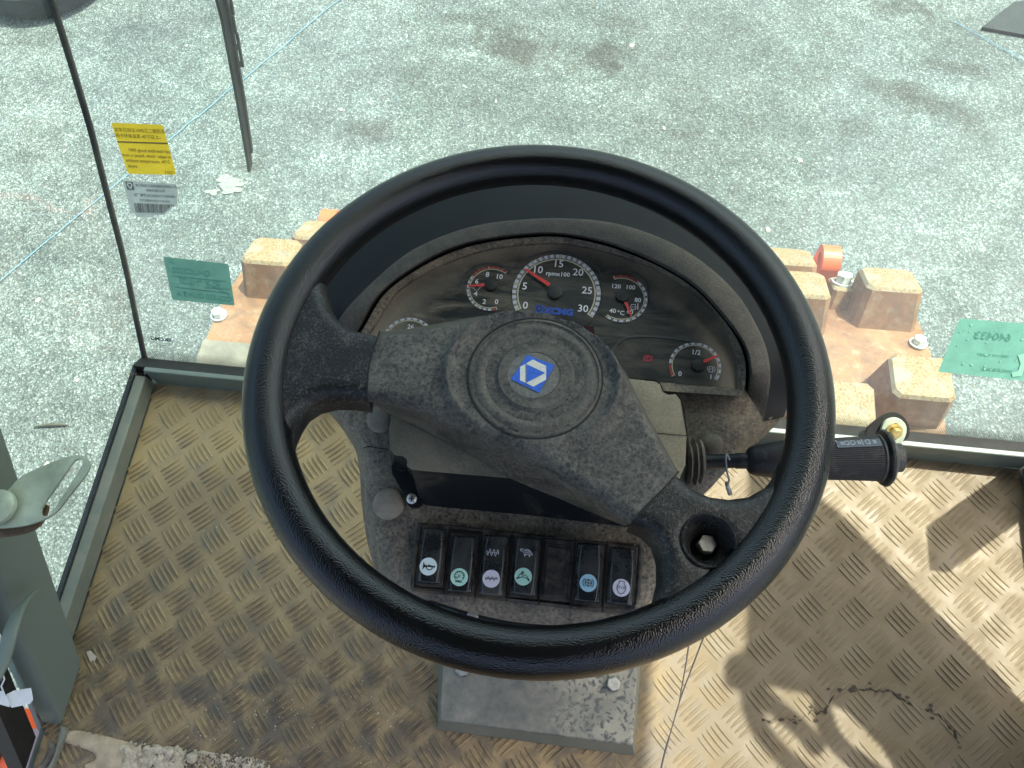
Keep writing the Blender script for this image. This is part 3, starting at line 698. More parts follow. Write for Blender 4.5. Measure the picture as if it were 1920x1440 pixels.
text('lettering', 'F1021', .0055, pl_, ST(.87, .95), H_, M['yellowink'], t, rot=rot)
pl_, uv, t = sticker('barcode_sticker', [(229, 338), (331, 345), (331, 407), (247, 405)], 0, 'torn grey barcode sticker just below the yellow sticker')
tp = pl_.uvs([(229, 338), (329, 345), (333, 358), (331, 384), (322, 390), (318, 395), (305, 403), (290, 404), (286, 407), (270, 408), (256, 407), (254, 402), (246, 398)])
flat('sticker_sheet', pl_, tp, 0, M['greyst'], t)
text('lettering', '徐工集团工程机械股份有限公司', .0046, pl_, ST(.62, .10), H_, M['greyink'], t, rot=rot)
text('lettering', '道路机械分公司', .0042, pl_, ST(.60, .23), H_, M['greyink'], t, rot=rot)
text('lettering', '出厂编号:XUG0263LTLPJ04281', .0052, pl_, ST(.57, .38), H_, M['greyink'], t, rot=rot, stretch=.95)
text('lettering', '生产日期:20103010-C303-2580', .0040, pl_, ST(.56, .53), H_, M['greyink'], t, rot=rot, stretch=.9)
g = MB(); x = .12
while x < .93:
    w_ = random.choice((.006, .009, .014, .022)); y1 = .98 if x < .72 else .98-(x-.72)*1.35
    a, b_ = ST(x, .62), ST(x, max(y1-.1, .66)); a2, b2 = ST(x+w_, .62), ST(x+w_, max(y1-.1, .66)); g.add([pl_.P(*q, H_) for q in (a, a2, b2, b_)], [(0, 1, 2, 3)]); x += w_+random.choice((.006, .01, .014))
setp(g.build('barcode', M['greyink'], t), 'row of printed bars')
def logo_mark(name, pl, c, s_, h, m_box, m_hex, m_tri, parent, rot=0.0, mirror=False, outline=False):
    cr, sr = math.cos(rot), math.sin(rot); k = -1 if mirror else 1
    T = lambda P_: [(c[0]+(x*k*cr-y*sr)*s_, c[1]+(x*k*sr+y*cr)*s_) for x, y in P_]
    flat(name, pl, T([(-.5, -.5), (.5, -.5), (.5, .5), (-.5, .5)]), h, m_box, parent)
    flat(name, pl, T([(-.42, .12), (-.24, .40), (.24, .40), (.42, .12), (.12, -.42), (-.12, -.42)]), h+.00015, m_hex, parent)
    flat(name, pl, T([(-.24, .20), (.24, .20), (0, -.26)]), h+.0003, m_tri, parent)
logo_mark('logo', pl_, ST(.125, .13), .0115, H_, M['greyink'], M['greyst'], M['greyink'], t, rot)
pl_, uv, t = sticker('paper_sticker', [(306, 481), (428, 495), (440, 573), (323, 562)], 0, 'dark green sticker back with mirrored handwriting, low on the windscreen')
flat('sticker_sheet', pl_, rrect(uv, .003), 0, M['greenst'], t); rowu = np.array(uv[1])-np.array(uv[0]); rot = math.atan2(rowu[1], rowu[0])
text('handwriting', 'QHUC3332', .0125, pl_, ST(.40, .28), H_, M['greenink'], t, mirror=True, rot=rot, bold=.00025)
text('handwriting', '天 Y 外山加', .013, pl_, ST(.50, .52), H_, M['greenink'], t, mirror=True, rot=rot, bold=.00025)
text('handwriting', 'COJ-330 QUHT A', .0118, pl_, ST(.53, .84), H_, M['greenink'], t, mirror=True, rot=rot, bold=.00025)
g = MB()
for a, b_ in (((.08, .10), (.16, .12)), ((.08, .42), (.92, .42)), ((.1, .68), (.93, .70)), ((.36, .42), (.36, .68)), ((.58, .62), (.97, .60)), ((.62, .52), (.95, .74))): stroke(g, pl_, [ST(*a), ST(*b_)], .0009, H_)
g.build('printed_line', M['greenink'], t)
pl_, uv, t = sticker('paper_sticker', [(1800, 597), (1935, 608), (1932, 715), (1759, 697)], 0, 'light mint green sticker back with mirrored number at the right edge')
flat('sticker_sheet', pl_, rrect(uv, .003), 0, M['mintst'], t); rowu = np.array(uv[1])-np.array(uv[0]); rot = math.atan2(rowu[1], rowu[0])
text('number', '640433', .0165, pl_, ST(.50, .27), H_, M['mintink'], t, mirror=True, rot=rot, bold=.0003)
text('lettering', '0105.878.2005', .007, pl_, ST(.62, .86), H_, M['mintink'], t, mirror=True, rot=rot)
text('lettering', 'VERKOOP 021 2003', .005, pl_, ST(.55, .60), H_, M['mintink'], t, mirror=True, rot=rot)
for k in range(26):
    fx, fy = random.uniform(.06, .95), random.uniform(.06, .94); s_ = random.uniform(.0006, .0019); c = ST(fx, fy)
    flat('air_bubble', pl_, [(c[0]+s_*random.uniform(.6, 1.3)*math.cos(a*.785), c[1]+s_*random.uniform(.6, 1.3)*math.sin(a*.785)) for a in range(8)], H_*1.6, M['mintspot'], t)
c = ST(.90, .62); pts = [ST(*q) for q in ((.84, .55), (.93, .50), (.97, .62), (.93, .75), (.90, .92), (.80, .95), (.79, .88), (.86, .82), (.88, .70))]
flat('air_bubble', pl_, pts, H_*1.6, M['mintspot'], t)
pl_ = glass_plane([(285, 632), (322, 635), (322, 656), (298, 655)], -.002); t = thing('glass_stamp', tuple(pl_.P(*pl_.uv(305, 640))), 'small black maker stamp printed mirrored in the lower left corner of the windscreen', 'glass mark')
text('lettering', 'XCMG', .0085, pl_, pl_.uv(299, 636), 0, M['blackprint'], t, mirror=True, bold=.00035, rot=-.02, stretch=1.25)
logo_mark('logo', pl_, pl_.uv(317.5, 637.5), .0068, 0, M['blackprint'], M['whiteprint'], M['blackprint'], t, 0, True)
for k, (s_, x) in enumerate((('E9 43R-001583', 309), ('TEMPERED 00E4', 307), ('DOT-723 M3H', 308), ('AS2', 310))):
    text('lettering', s_, .0030, pl_, pl_.uv(x, 644+k*4), 0, M['blackprint'], t, mirror=True)
g = MB()
for px, py in ((320, 646), (321, 653)): stroke(g, pl_, disc(pl_, pl_.uv(px, py), .0016, 12), .0004, 0, True)
g.build('ring_mark', M['blackprint'], t)

# wiper outside the screen
wp = thing('windscreen_wiper', (-.515, .70, .3), 'black perforated wiper arm hanging down outside the windscreen', 'wiper')
zs = [.288, .31, .38, .46, .60, .8, 1.05]
def wy(z): return gprof(z)+.016
def wbox(name, zs_, x0, x1, d0, d1, mat=M['black']):
    g = MB(); rings = []
    for i, z in enumerate(zs_):
        a = x0[i] if isinstance(x0, list) else x0; b_ = x1[i] if isinstance(x1, list) else x1
        rings.append([(a, wy(z)+d0, z), (b_, wy(z)+d0, z), (b_, wy(z)+d1, z), (a, wy(z)+d1, z)])
    g.loft(rings, cap=True); return g.build(name, mat, wp)
M['wiperm'] = simple('wiper_black', (.008, .011, .010), .45)
wbox('rubber_blade', zs, -.5165, -.5125, -.010, .004, M['wiperm'])
wbox('blade_carrier', [.30, .36, .46, .60, .8, 1.05], [-.518, -.520, -.5215, -.522, -.522, -.522], [-.511, -.5095, -.508, -.507, -.507, -.507], .0045, .010, M['wiperm'])
g = MB(); k = 0
zl = list(np.arange(.395, 1.0, .019))
for i, z in enumerate(zl):
    z2 = z+.019; y = wy(z)+.012; y2 = wy(z2)+.012
    for xa, xb in ((-.524, -.5205), (-.509, -.5055)): g.add([(xa, y, z), (xb, y, z), (xb, y2, z2), (xa, y2, z2)], [(0, 1, 2, 3)])
    zm = z+.007; ym = wy(zm)+.012; g.add([(-.5205, y, z), (-.509, y, z), (-.509, ym, zm), (-.5205, ym, zm)], [(0, 1, 2, 3)])
o = g.build('perforated_arm', M['wiperm'], wp); sd = o.modifiers.new('s', 'SOLIDIFY'); sd.thickness = .003

# ---------------------------------------------------------------- left post, bracket, handle
dp = thing('door_post', (-.70, 0, 0), 'flat leaning grey green post at the left edge beside the floor mat', 'post')
PP = Plane((-.70, 0, 0), (1, 0, 0), (0, 1, 0))
poly = [(-.012, .002), (.006, .012), (.254, .337), (.58, .80), (.45, .80), (.083, .242), (-.085, .005)]
poly = [(-.006, .0), (.262, .35), (.60, .80), (.47, .80), (.083, .242), (.022, .166), (-.092, .0)]
puff('post_plate', PP, poly, M['teal'], dp, h0=0, depth=.03, r=.006, step=.03, auto=60)
g = MB(); pts = [(-.745, -.11, .005), (-.745, .02, .175), (-.745, .2, .42), (-.745, .46, .80)]
for a, b_ in zip(pts[:-1], pts[1:]): g.add([(x, p[1]+dy, p[2]) for p in (a, b_) for x, dy in ((-.755, 0), (-.731, 0), (-.731, -.045), (-.755, -.045))], [(0, 1, 5, 4), (1, 2, 6, 5), (2, 3, 7, 6), (3, 0, 4, 7)])
g.build('brush_seal', M['seal'], dp)
q = PXp(72, 1123, -.652); hexbolt('bolt', (q[0]-.020, q[1], q[2]), (1, 0, 0), .0095, .022, M['rust'], dp)
g = MB(); q = PXp(80, 1124, -.640); g.lathe((q[0]-.015, q[1], q[2]), (1, 0, 0), [(.0085, 0), (.0085, .010), (.006, .015), (.0001, .016)], 20); g.build('bolt_cap', M['rust'], dp, True, 40)
q = PXp(14, 1008, -.68); g = MB(); g.lathe((q[0]-.03, q[1], q[2]), (1, 0, 0), [(.016, 0), (.016, .014), (.011, .014), (.010, .03), (.006, .036), (.0001, .037)], 24); g.build('bolt_cap', M['rust'], dp, True, 40)
br = thing('slotted_bracket', tuple(F(80, 910, .33)), 'pale green slotted metal bracket projecting from the left post', 'bracket')
PB = Plane((0, 0, .33), (0, 0, 1))
out = catmull(PB.uvs([(-25, 985), (-20, 945), (12, 920), (38, 893), (90, 868), (135, 853), (158, 856), (167, 870), (160, 888), (130, 926), (100, 962), (62, 980), (20, 988)]), 3)
slot = catmull(PB.uvs([(76, 952), (96, 922), (128, 876), (140, 861), (151, 861), (153, 870), (130, 908), (108, 942), (92, 964), (78, 966)]), 3)
puff('bracket_plate', PB, out, M['green'], br, h0=0, depth=.005, r=.0015, step=.006, holes=[slot], grid=.008)
PB2 = Plane((0, 0, .318), (0, 0, 1))
puff('lower_washer', PB2, catmull(PB2.uvs([(-30, 975), (0, 962), (40, 968), (72, 962), (84, 945), (88, 955), (72, 985), (40, 1000), (0, 1006), (-30, 1005)]), 3), M['rust'], br, h0=0, depth=.005, step=.006)
g = MB(); q = F(0, 952, .335); g.lathe(tuple(q), (0, 0, 1), [(.02, 0), (.02, .006), (.014, .01), (.0001, .011)], 24); g.build('pivot_nut', M['green'], br, True, 40)
hd = thing('pull_strap', tuple(PXp(20, 1180, -.665)), 'curved grey green pull strap hanging from a bolt at the left edge', 'strap')
g = MB(); pts = [PXp(*p, X) for p, X in (((72, 1106), -.684), ((58, 1116), -.678), ((40, 1138), -.665), ((24, 1172), -.655), ((14, 1208), -.65), ((4, 1240), -.648), ((-14, 1275), -.648), ((-40, 1310), -.648))]
g.tube(catmull(pts, 4, False), [.003+.0075*min(1, k/13) for k in range(29)], 12, flat=.45); g.build('strap_bar', M['teal'], hd, True)
tg = thing('paper_tag', tuple(PXp(30, 1305, -.64)), 'small white blank tag tied to the pull strap at the left edge', 'tag')
TP = Plane(tuple(PXp(30, 1305, -.64)), tuple(-FW+.25*RT), tuple(RT)); 
puff('tag_card', TP, TP.uvs([(12, 1302), (26, 1295), (58, 1290), (62, 1312), (56, 1320), (22, 1327), (12, 1316)]), M['white'], tg, depth=.0006, step=.01, smooth=False)
puff('tag_card', TP, TP.uvs([(-12, 1296), (6, 1296), (14, 1310), (18, 1326), (-10, 1318)], .004), M['white'], tg, h0=.004, depth=.0006, step=.01, smooth=False)
g = MB(); g.tube([TP.P(*TP.uv(*p), .003) for p in ((-6, 1252), (6, 1258), (10, 1272), (4, 1285), (10, 1300), (14, 1315))], .0009, 6); g.build('tie_string', M['white'], tg, True)
# step and body outside the door, bottom left
sp = thing('door_step_edge', tuple(F(60, 1330, -.02)), 'worn grey door threshold strip at the bottom left corner', 'threshold')
PS = Plane((0, 0, -.004), (0, 0, 1))
PS2 = Plane((0, 0, .004), (0, 0, 1))
puff('brush_strip', PS2, PS2.uvs([(34, 1150), (118, 1362), (108, 1398), (92, 1385), (28, 1215), (10, 1160)], .0), M['black'], sp, h0=-.006, depth=.012, r=.002, step=.02)
puff('seal_strip', PS2, catmull(PS2.uvs([(18, 1200), (30, 1218), (62, 1300), (92, 1382), (112, 1398), (100, 1424), (84, 1452), (64, 1452), (84, 1410), (80, 1380), (50, 1312), (20, 1245), (8, 1215)]), 3), M['gaiter'], sp, h0=0.0, depth=.016, r=.005, step=.008, grid=.005)
puff('threshold_strip', PS, PS.uvs([(6, 1195), (20, 1240), (48, 1308), (80, 1376), (80, 1388), (54, 1368), (40, 1330), (0, 1250), (-20, 1220)]), M['teal'], sp, h0=-.02, depth=.012, step=.03, smooth=False)
puff('inner_lip', PS2, catmull(PS2.uvs([(118, 1362), (128, 1372), (116, 1402), (96, 1452), (86, 1452), (102, 1424), (110, 1400)]), 3), M['tealdirt'], sp, h0=.008, depth=.016, r=.003, step=.008)
g = MB()
for k in range(6):
    x0, y0 = 40+k*5.2, 1224+k*13; a, b, c = (PS2.P(*PS2.uv(x, y, .006), .006) for x, y in ((x0, y0+12), (x0+3, y0+9), (x0+8, y0-4))); g.add([a, b, c], [(0, 1, 2)])
g.build('brush_glints', M['teal'], sp)
bd = thing('machine_body', (-1.0, -.2, -.5), 'bright orange body panel of the roller below the door', 'body panel')
PO = Plane((0, 0, -.35), (0, 0, 1))
puff('orange_panel', PO, PO.uvs([(34, 1328), (54, 1372), (46, 1392), (12, 1450), (-60, 1560), (-60, 1460), (18, 1378)]), M['orange'], bd, depth=.05, step=.1, smooth=False)
puff('grey_panel', PO, PO.uvs([(54, 1366), (86, 1370), (92, 1390), (66, 1446), (40, 1500), (-30, 1560), (6, 1450), (46, 1390)]), simple('scuffed_grey_paint', (.22, .19, .19), .4, var=.5, scale=14), bd, h0=-.004, depth=.05, step=.1, smooth=False)
puff('dark_panel', PO, PO.uvs([(-60, 1330), (0, 1340), (20, 1382), (0, 1425), (-60, 1450)]), simple('dark_body_paint', (.045, .045, .04), .6), bd, h0=.02, depth=.05, step=.1, smooth=False)

# windscreen clamp on the right
cl = thing('glass_clamp', tuple(GL(1670, 800)), 'pale green glass clamp with a yellow bolt on the right of the front sill', 'clamp')
PK = Plane((0.45, .437, .058), (0, -.62, .78))
out = catmull(PK.uvs([(1649, 822), (1652, 800), (1660, 788), (1674, 783), (1688, 786), (1697, 796), (1698, 810), (1692, 826), (1686, 842), (1668, 850), (1650, 846)]), 3)
slot = disc(PK, PK.uv(1677, 798), .0045, 14)
puff('clamp_plate', PK, out, M['green'], cl, h0=.004, depth=.006, r=.001, step=.004, holes=[slot])
q = PK.P(*PK.uv(1674, 806), .005); hexbolt('bolt', q, PK.ez, .0075, .016, M['brass'], cl, 1.5)
puff('rubber_pad', PK, catmull(PK.uvs([(1625, 812), (1645, 790), (1672, 776), (1692, 780), (1706, 800), (1704, 822), (1680, 836), (1640, 834)]), 3), M['seal'], cl, h0=-.003, depth=.006, step=.004)

# ---------------------------------------------------------------- floor plate under the column
fp = thing('column_base_plate', (-.03, .03, 0), 'dusty grey steel base plate bolted to the floor under the steering wheel', 'base plate')
PL = Plane((0, 0, .035), (0, 0, 1))
top = PL.uvs([(829, 1240), (1197, 1228), (1187, 1398), (823, 1352)])
puff('plate_top', PL, rrect(top, .006), M['plate'], fp, h0=0, depth=.004, r=.003, step=.008)
low = [F(*p, .003) for p in ((820, 1368), (1187, 1416))]
a, b_ = PL.P(*top[3], -.004), PL.P(*top[2], -.004)
g = MB(); g.add([a, b_, low[1], low[0]], [(0, 1, 2, 3)]); g.add([b_, PL.P(*top[1], -.004), F(1202, 1240, 0), low[1]+np.array([.002, 0, 0])], [(0, 1, 2, 3)]); g.add([a, PL.P(*top[0], -.004), F(822, 1240, 0), low[0]], [(0, 1, 2, 3)])
o = g.build('folded_skirt', M['tealdirt'], fp); sd = o.modifiers.new('s', 'SOLIDIFY'); sd.thickness = .002
q = PL.P(*PL.uv(1150, 1283), 0); hexbolt('bolt', q, (0, 0, 1), .0098, .012, M['zinc'], fp, 1.0, .4)
q = PL.P(*PL.uv(868, 1256), 0); hexbolt('bolt', q, (0, 0, 1), .0098, .012, M['zinc'], fp, 1.0, .4)
g = MB(); g.loft([[(-.10, .14, .03), (.05, .14, .03), (.05, .27, .03), (-.10, .27, .03)], [(-.14, .14, .50), (.08, .14, .50), (.08, .36, .50), (-.14, .36, .50)]], cap=True); g.build('column', M['coverdark'], fp)

# ---------------------------------------------------------------- console
cn = thing('dashboard_console', (-.03, .25, .5), 'dusty black moulded console behind and below the steering wheel', 'console')
def cuv(pts, h=0): return CP.uvs(pts, h)
outl = [(604, 735), (650, 792), (680, 836), (690, 880), (694, 940), (706, 1020), (728, 1078), (760, 1104), (800, 1118), (860, 1140), (930, 1158), (1000, 1168), (1080, 1170), (1150, 1162), (1210, 1135), (1250, 1070), (1290, 960), (1335, 912),
        (1387, 855), (1430, 820), (1470, 778), (1500, 720), (1492, 640), (1450, 540), (1380, 440), (1270, 358), (1160, 318), (1040, 304), (920, 312), (810, 340), (710, 395), (630, 470), (580, 540), (562, 620), (574, 690)]
lowl = []
for x, y in outl:
    if y > 700 and x < 860: lowl.append((x-16, y+(6 if y > 1040 else 2)))
    elif y > 1100: lowl.append((x, y+4))
    else: lowl.append((x, y))
T1 = catmull(cuv(outl, -.004), 4); T1l = catmull(cuv(lowl, -.034), 4)
puff('console_body', CP, T1, M['console'], cn, h0=-.004, depth=.03, r=.005, step=.006, grid=.009, lower=T1l)
g = MB(); s0 = [CP.P(u, v, -.034) for u, v in T1l]; c0 = np.mean(s0, axis=0); s1 = [c0+(p-c0)*np.array([.7, .7, 1])+np.array([0, 0, -.10]) for p in s0]; g.loft([s0, s1], cap=True); g.build('console_skirt', M['coverdark'], cn)
# hood: dark outer slope, raised dusty band, groove, inner bezel
bo = [(612, 640), (635, 600), (667, 560), (740, 492), (800, 455), (880, 426), (960, 413), (1060, 409), (1160, 420), (1250, 451), (1320, 493), (1382, 551), (1420, 613), (1440, 665), (1444, 720), (1432, 790)]
bi = [(660, 640), (677, 610), (712, 552), (775, 503), (850, 465), (925, 447), (1025, 438), (1095, 446), (1170, 467), (1245, 501), (1307, 541), (1357, 596), (1390, 640), (1403, 675), (1405, 712), (1400, 738)]
oo = [(575, 690), (563, 620), (581, 541), (630, 470), (710, 396), (790, 350), (880, 320), (960, 308), (1070, 305), (1180, 323), (1290, 369), (1370, 432), (1430, 508), (1472, 590), (1495, 680), (1470, 782)]
fi = [(684, 640), (701, 617), (740, 556), (787, 521), (850, 491), (925, 468), (1035, 458), (1100, 466), (1150, 478), (1220, 502), (1295, 547), (1345, 596), (1368, 640), (1379, 675), (1380, 705), (1381, 728)]
def strip(name, ch, mat, n=5, smooth=True, auto=50):
    g = MB(); rings = []
    for pts, h in ch:
        cp = catmull(pts, n, False); N_ = len(cp)-1; row = []
        for i, (x, y) in enumerate(cp):
            e = min(i, N_-i)/N_/.11; e = min(1, e); e = e*e*(3-2*e); hh = -.0042+(h+.0042)*e
            row.append(CP.P(*CP.uv(x, y, hh), hh))
        rings.append(row)
    g.loft(rings, closed=False); return g.build(name, mat, cn, smooth, auto)
mid = [((a[0]*.2+b[0]*.8), (a[1]*.2+b[1]*.8)) for a, b in zip(oo, bo)]
strip('hood_slope', [(oo, -.006), ([((a[0]*.9+b[0]*.1), (a[1]*.9+b[1]*.1)) for a, b in zip(oo, bo)], .003), (mid, .009), (bo, .0125)], M['hood'])
bm1 = [((a[0]*.85+b[0]*.15), (a[1]*.85+b[1]*.15)) for a, b in zip(bo, bi)]; bm2 = [((a[0]*.12+b[0]*.88), (a[1]*.12+b[1]*.88)) for a, b in zip(bo, bi)]
strip('hood_edge_band', [(bo, .0125), (bm1, .015), (bm2, .0155), (bi, .013), (bi, .002)], M['band'])
bj = [((a[0]*.9+b[0]*.1), (a[1]*.9+b[1]*.1)) for a, b in zip(bi, fi)]
bk = [((a[0]*.72+b[0]*.28), (a[1]*.72+b[1]*.28)) for a, b in zip(bi, fi)]
bl = [((a[0]*.15+b[0]*.85), (a[1]*.15+b[1]*.85)) for a, b in zip(bi, fi)]
strip('groove', [(bi, .0135), (bj, -.002), (bk, -.002)], M['black'])
# ---------------------------------------------------------------- instrument cluster
ic = thing('instrument_cluster', tuple(CP.P(*CP.uv(1040, 600, .001), .001)), 'dusty instrument panel with five round gauges under the hood', 'instrument cluster')
FH = .0005
g = MB(); rings = []
closeA = lambda pts, extra: pts+extra
for pts, h, ex in ((bk, -.001, [(1386, 743), (1332, 740), (1235, 733), (1000, 715), (800, 695), (668, 682)]), (bk, .0065, [(1386, 742), (1332, 739), (1235, 732), (1000, 714), (800, 694), (668, 681)]), (bl, .0035, [(1380, 734), (1330, 730), (1235, 722), (1000, 705), (800, 686), (678, 672)]), (fi, FH-.0003, [(1376, 728), (1328, 724), (1235, 716), (1000, 700), (800, 682), (684, 668)])):
    rings.append([CP.P(*CP.uv(x, y, h), h) for x, y in rsample_keep] if False else [CP.P(*CP.uv(x, y, h), h) for x, y in catmull(pts, 5, False)+[np.array(e) for e in ex]])
g.loft(rings, closed=True); g.build('bezel', M['console'], ic, True, 50)
facepx = [tuple(p) for p in catmull(fi, 4, False)]+[(1376, 728), (1235, 716), (1000, 700), (800, 682), (684, 668)]
puff('dial_face', CP, cuv(facepx, FH), M['face'], ic, h0=FH, depth=.004, step=.01, smooth=False)
def gauge(cx, cy, rx, a0, a1, nmaj, nmin, labels, needle, reds, bigr=.88, lab=1.0, pivot=None, label=None):
    c = np.array(CP.uv(cx, cy, FH)); r = CP.mpx(cx, cy, FH)*rx; h = FH+.0004
    gd = puff('gauge', CP, disc(CP, c, r*1.04, 48), M['face'], ic, h0=FH+.0003, depth=.0004, step=.01, smooth=False)
    if label: gd['label'] = label
    pol = lambda a, rr: (c[0]+math.sin(math.radians(a))*rr*r, c[1]+math.cos(math.radians(a))*rr*r)
    ring = MB(); stroke(ring, CP, [pol(a0+(a1-a0)*k/50, .875) for k in range(51)], r*.035, h)
    for k in range(nmaj+1): stroke(ring, CP, [pol(a0+(a1-a0)*k/nmaj, .875), pol(a0+(a1-a0)*k/nmaj, 1.0)], r*.03, h+.00005)
    ring.build('scale_ring', M['creamprint'], gd)
    wb, rb, tk = MB(), MB(), MB(); N = nmaj*nmin
    for k in range(N):
        b0 = a0+(a1-a0)*(k+.18)/N; b1 = a0+(a1-a0)*(k+.82)/N; m_ = rb if any(x <= (k+.5)/N <= y for x, y in reds) else wb
        m_.add([CP.P(*pol(b0, .91), h), CP.P(*pol(b1, .91), h), CP.P(*pol(b1, 1.0), h), CP.P(*pol(b0, 1.0), h)], [(0, 1, 2, 3)])
        if k % nmin: stroke(tk, CP, [pol(a0+(a1-a0)*k/N, .91), pol(a0+(a1-a0)*k/N, 1.0)], r*.012, h+.00005)
    if wb.v: wb.build('white_scale_blocks', M['greyprint'], gd)
    if rb.v: rb.build('red_scale_blocks', M['redprint'], gd)
    if tk.v: tk.build('fine_ticks', M['creamprint'], gd)
    for s_, px, py, sz in labels: text('numeral', s_, CP.mpx(px, py)*sz*1.38, CP, CP.uv(px, py, h), h, M['whiteprint'], gd, bold=.00008)
    if needle:
        (x0, y0), (x1, y1) = needle; hh = FH+.0035; p0, p1 = np.array(CP.uv(x0, y0, hh)), np.array(CP.uv(x1, y1, hh)); d = (p1-p0); L = np.linalg.norm(d); d /= L; nn = np.array([-d[1], d[0]])
        w0 = r*.045 if rx > 60 else r*.06
        g = MB(); v = [p0-nn*w0, p1-nn*w0*.45, p1+nn*w0*.45, p0+nn*w0]; g.add([CP.P(*q, z) for z in (hh-.0006, hh) for q in v], [(3, 2, 1, 0), (4, 5, 6, 7), (0, 1, 5, 4), (1, 2, 6, 5), (2, 3, 7, 6), (3, 0, 4, 7)]); g.build('needle', M['needle'], gd)
    if pivot:
        g = MB(); g.lathe(CP.P(*CP.uv(pivot[0], pivot[1], FH+.003), FH), CP.ez, [(r*(.16 if rx > 60 else .24), 0), (r*(.16 if rx > 60 else .24), .0028), (r*.1, .0032), (.00001, .0032)], 28); g.build('needle_hub', M['dial'], gd, True, 40)
    return gd, c, r, h
gd, c, r, h = gauge(1043, 551, 83, -120, 120, 6, 5, [('0', 985, 573, 15), ('5', 984, 537, 15), ('10', 1008, 506, 15), ('15', 1047, 495, 15), ('20', 1084, 511, 15), ('25', 1101, 545, 15), ('30', 1093, 579, 15), ('rpmx100', 1046, 514, 9)], ((1030, 534), (985, 504)), (), pivot=(1041, 547), label='large rev counter reading about nine')
gauge(921, 541, 46, 159, 394, 5, 4, [('0', 931, 566, 10), ('2', 908, 566, 10), ('4', 892, 551, 10), ('6', 894, 528, 10), ('8', 914, 515, 10), ('10', 936, 519, 10)], ((908, 534), (878, 536)), ((0, .07), (.61, 1)), pivot=(921, 533), label='small oil pressure gauge with a long red zone')
gd2, c, r, h2 = gauge(1165, 560, 49, -22, 212, 4, 4, [('120', 1155, 537, 9), ('100', 1182, 539, 9), ('80', 1196, 563, 9), ('60', 1181, 585, 9), ('40', 1149, 583, 9), ('°C', 1164, 587, 9)], ((1173, 566), (1184, 593)), ((0, .25),), pivot=(1167, 554), label='small temperature gauge with 40 to 120 scale')
gd3, c, r, h3 = gauge(1303, 687, 49, -120, 120, 2, 8, [('0', 1275, 701, 10), ('1/2', 1305, 661, 10), ('1', 1333, 707, 9)], ((1319, 678), (1347, 666)), ((0, .125),), pivot=(1309, 684), label='fuel gauge reading above one half')
gauge(765, 641, 49, -120, 120, 2, 8, [('26', 770, 613, 9)], None, (), pivot=(770, 638), label='voltmeter half hidden by the wheel spoke')
# small symbols on the face
g = MB(); hs = FH+.0006
S_ = lambda pts: [CP.uv(x, y, hs) for x, y in pts]
stroke(g, CP, S_([(891, 535), (897, 535), (899, 540), (896, 544), (891, 544), (888, 540), (891, 535)]), .0003, hs); stroke(g, CP, S_([(884, 539), (888, 541)]), .0003, hs); stroke(g, CP, S_([(899, 541), (903, 538)]), .0003, hs)
stroke(g, CP, S_([(1184, 571), (1191, 571), (1193, 575), (1191, 580), (1184, 580), (1182, 575), (1184, 571)]), .0004, hs); stroke(g, CP, S_([(1184, 575), (1191, 576)]), .0003, hs); stroke(g, CP, S_([(1196, 569), (1196, 580)]), .0006, hs)
stroke(g, CP, S_([(1330, 687), (1337, 688), (1336, 698), (1329, 697), (1330, 687)]), .0004, hs); stroke(g, CP, S_([(1330, 692), (1336, 692)]), .0003, hs); stroke(g, CP, S_([(1339, 688), (1341, 692), (1339, 697)]), .0003, hs); stroke(g, CP, S_([(1326, 687), (1327, 694)]), .0003, hs)
g.build('gauge_symbols', M['whiteprint'], ic)
g = MB(); cc = CP.uv(1215, 671, hs); mp = CP.mpx(1215, 671)
stroke(g, CP, disc(CP, cc, mp*5.2, 16), .0005, hs, True)
for sgn in (-1, 1): stroke(g, CP, [(cc[0]+sgn*mp*8*math.cos(a), cc[1]+mp*7*math.sin(a)) for a in np.linspace(-.8, .8, 7)], .0005, hs)
stroke(g, CP, [(cc[0]-mp*9, cc[1]-mp*5.5), (cc[0]+mp*9, cc[1]-mp*5.5)], .0004, hs)
o = g.build('parking_brake_lamp', M['lamp'], ic); text('letter', 'P', mp*9, CP, cc, hs, M['lamp'], o, bold=.00008)
logo_mark('logo', CP, CP.uv(1011, 579, hs), CP.mpx(1011, 579)*15, hs, M['blueprint'], M['dial'], M['blueprint'], ic, -.04)
text('lettering', 'XCMG', CP.mpx(1047, 585)*17.5, CP, CP.uv(1047, 584.5, hs), hs, M['blueprint'], ic, bold=.0005, stretch=1.08, rot=0)
g = MB(); cpts = lambda P_: [CP.uv(x, y, FH+.0008) for x, y in P_]
def ridge(pts, wd, name='raised_outline', mat=M['dial'], hh=.0008):
    g = MB(); P_ = [CP.uv(x, y, FH+hh) for x, y in catmull(pts, 5, False)]; stroke(g, CP, P_, wd, FH+hh); return g.build(name, mat, ic)
M['outline'] = simple('outline_grey', (.055, .06, .062), .5)
ridge([(1146, 672), (1150, 655), (1162, 640), (1178, 632), (1210, 630), (1260, 634), (1310, 642)], .0016, mat=M['outline'])
ridge([(955, 510), (975, 492), (1005, 478), (1043, 471), (1085, 478), (1115, 498), (1128, 515)], .0018, mat=M['outline'])
ridge([(868, 545), (870, 520), (885, 503), (910, 494), (938, 496), (958, 512)], .0016, mat=M['outline'])
ridge([(1128, 515), (1150, 508), (1180, 508), (1205, 520), (1218, 540), (1220, 565)], .0016, mat=M['outline'])
puff('display_window', CP, cuv([(1094, 610), (1113, 613), (1116, 632), (1100, 630)], FH), simple('dark_red_display', (.035, .01, .012), .25), ic, h0=FH+.0006, depth=.001, step=.01, smooth=False)
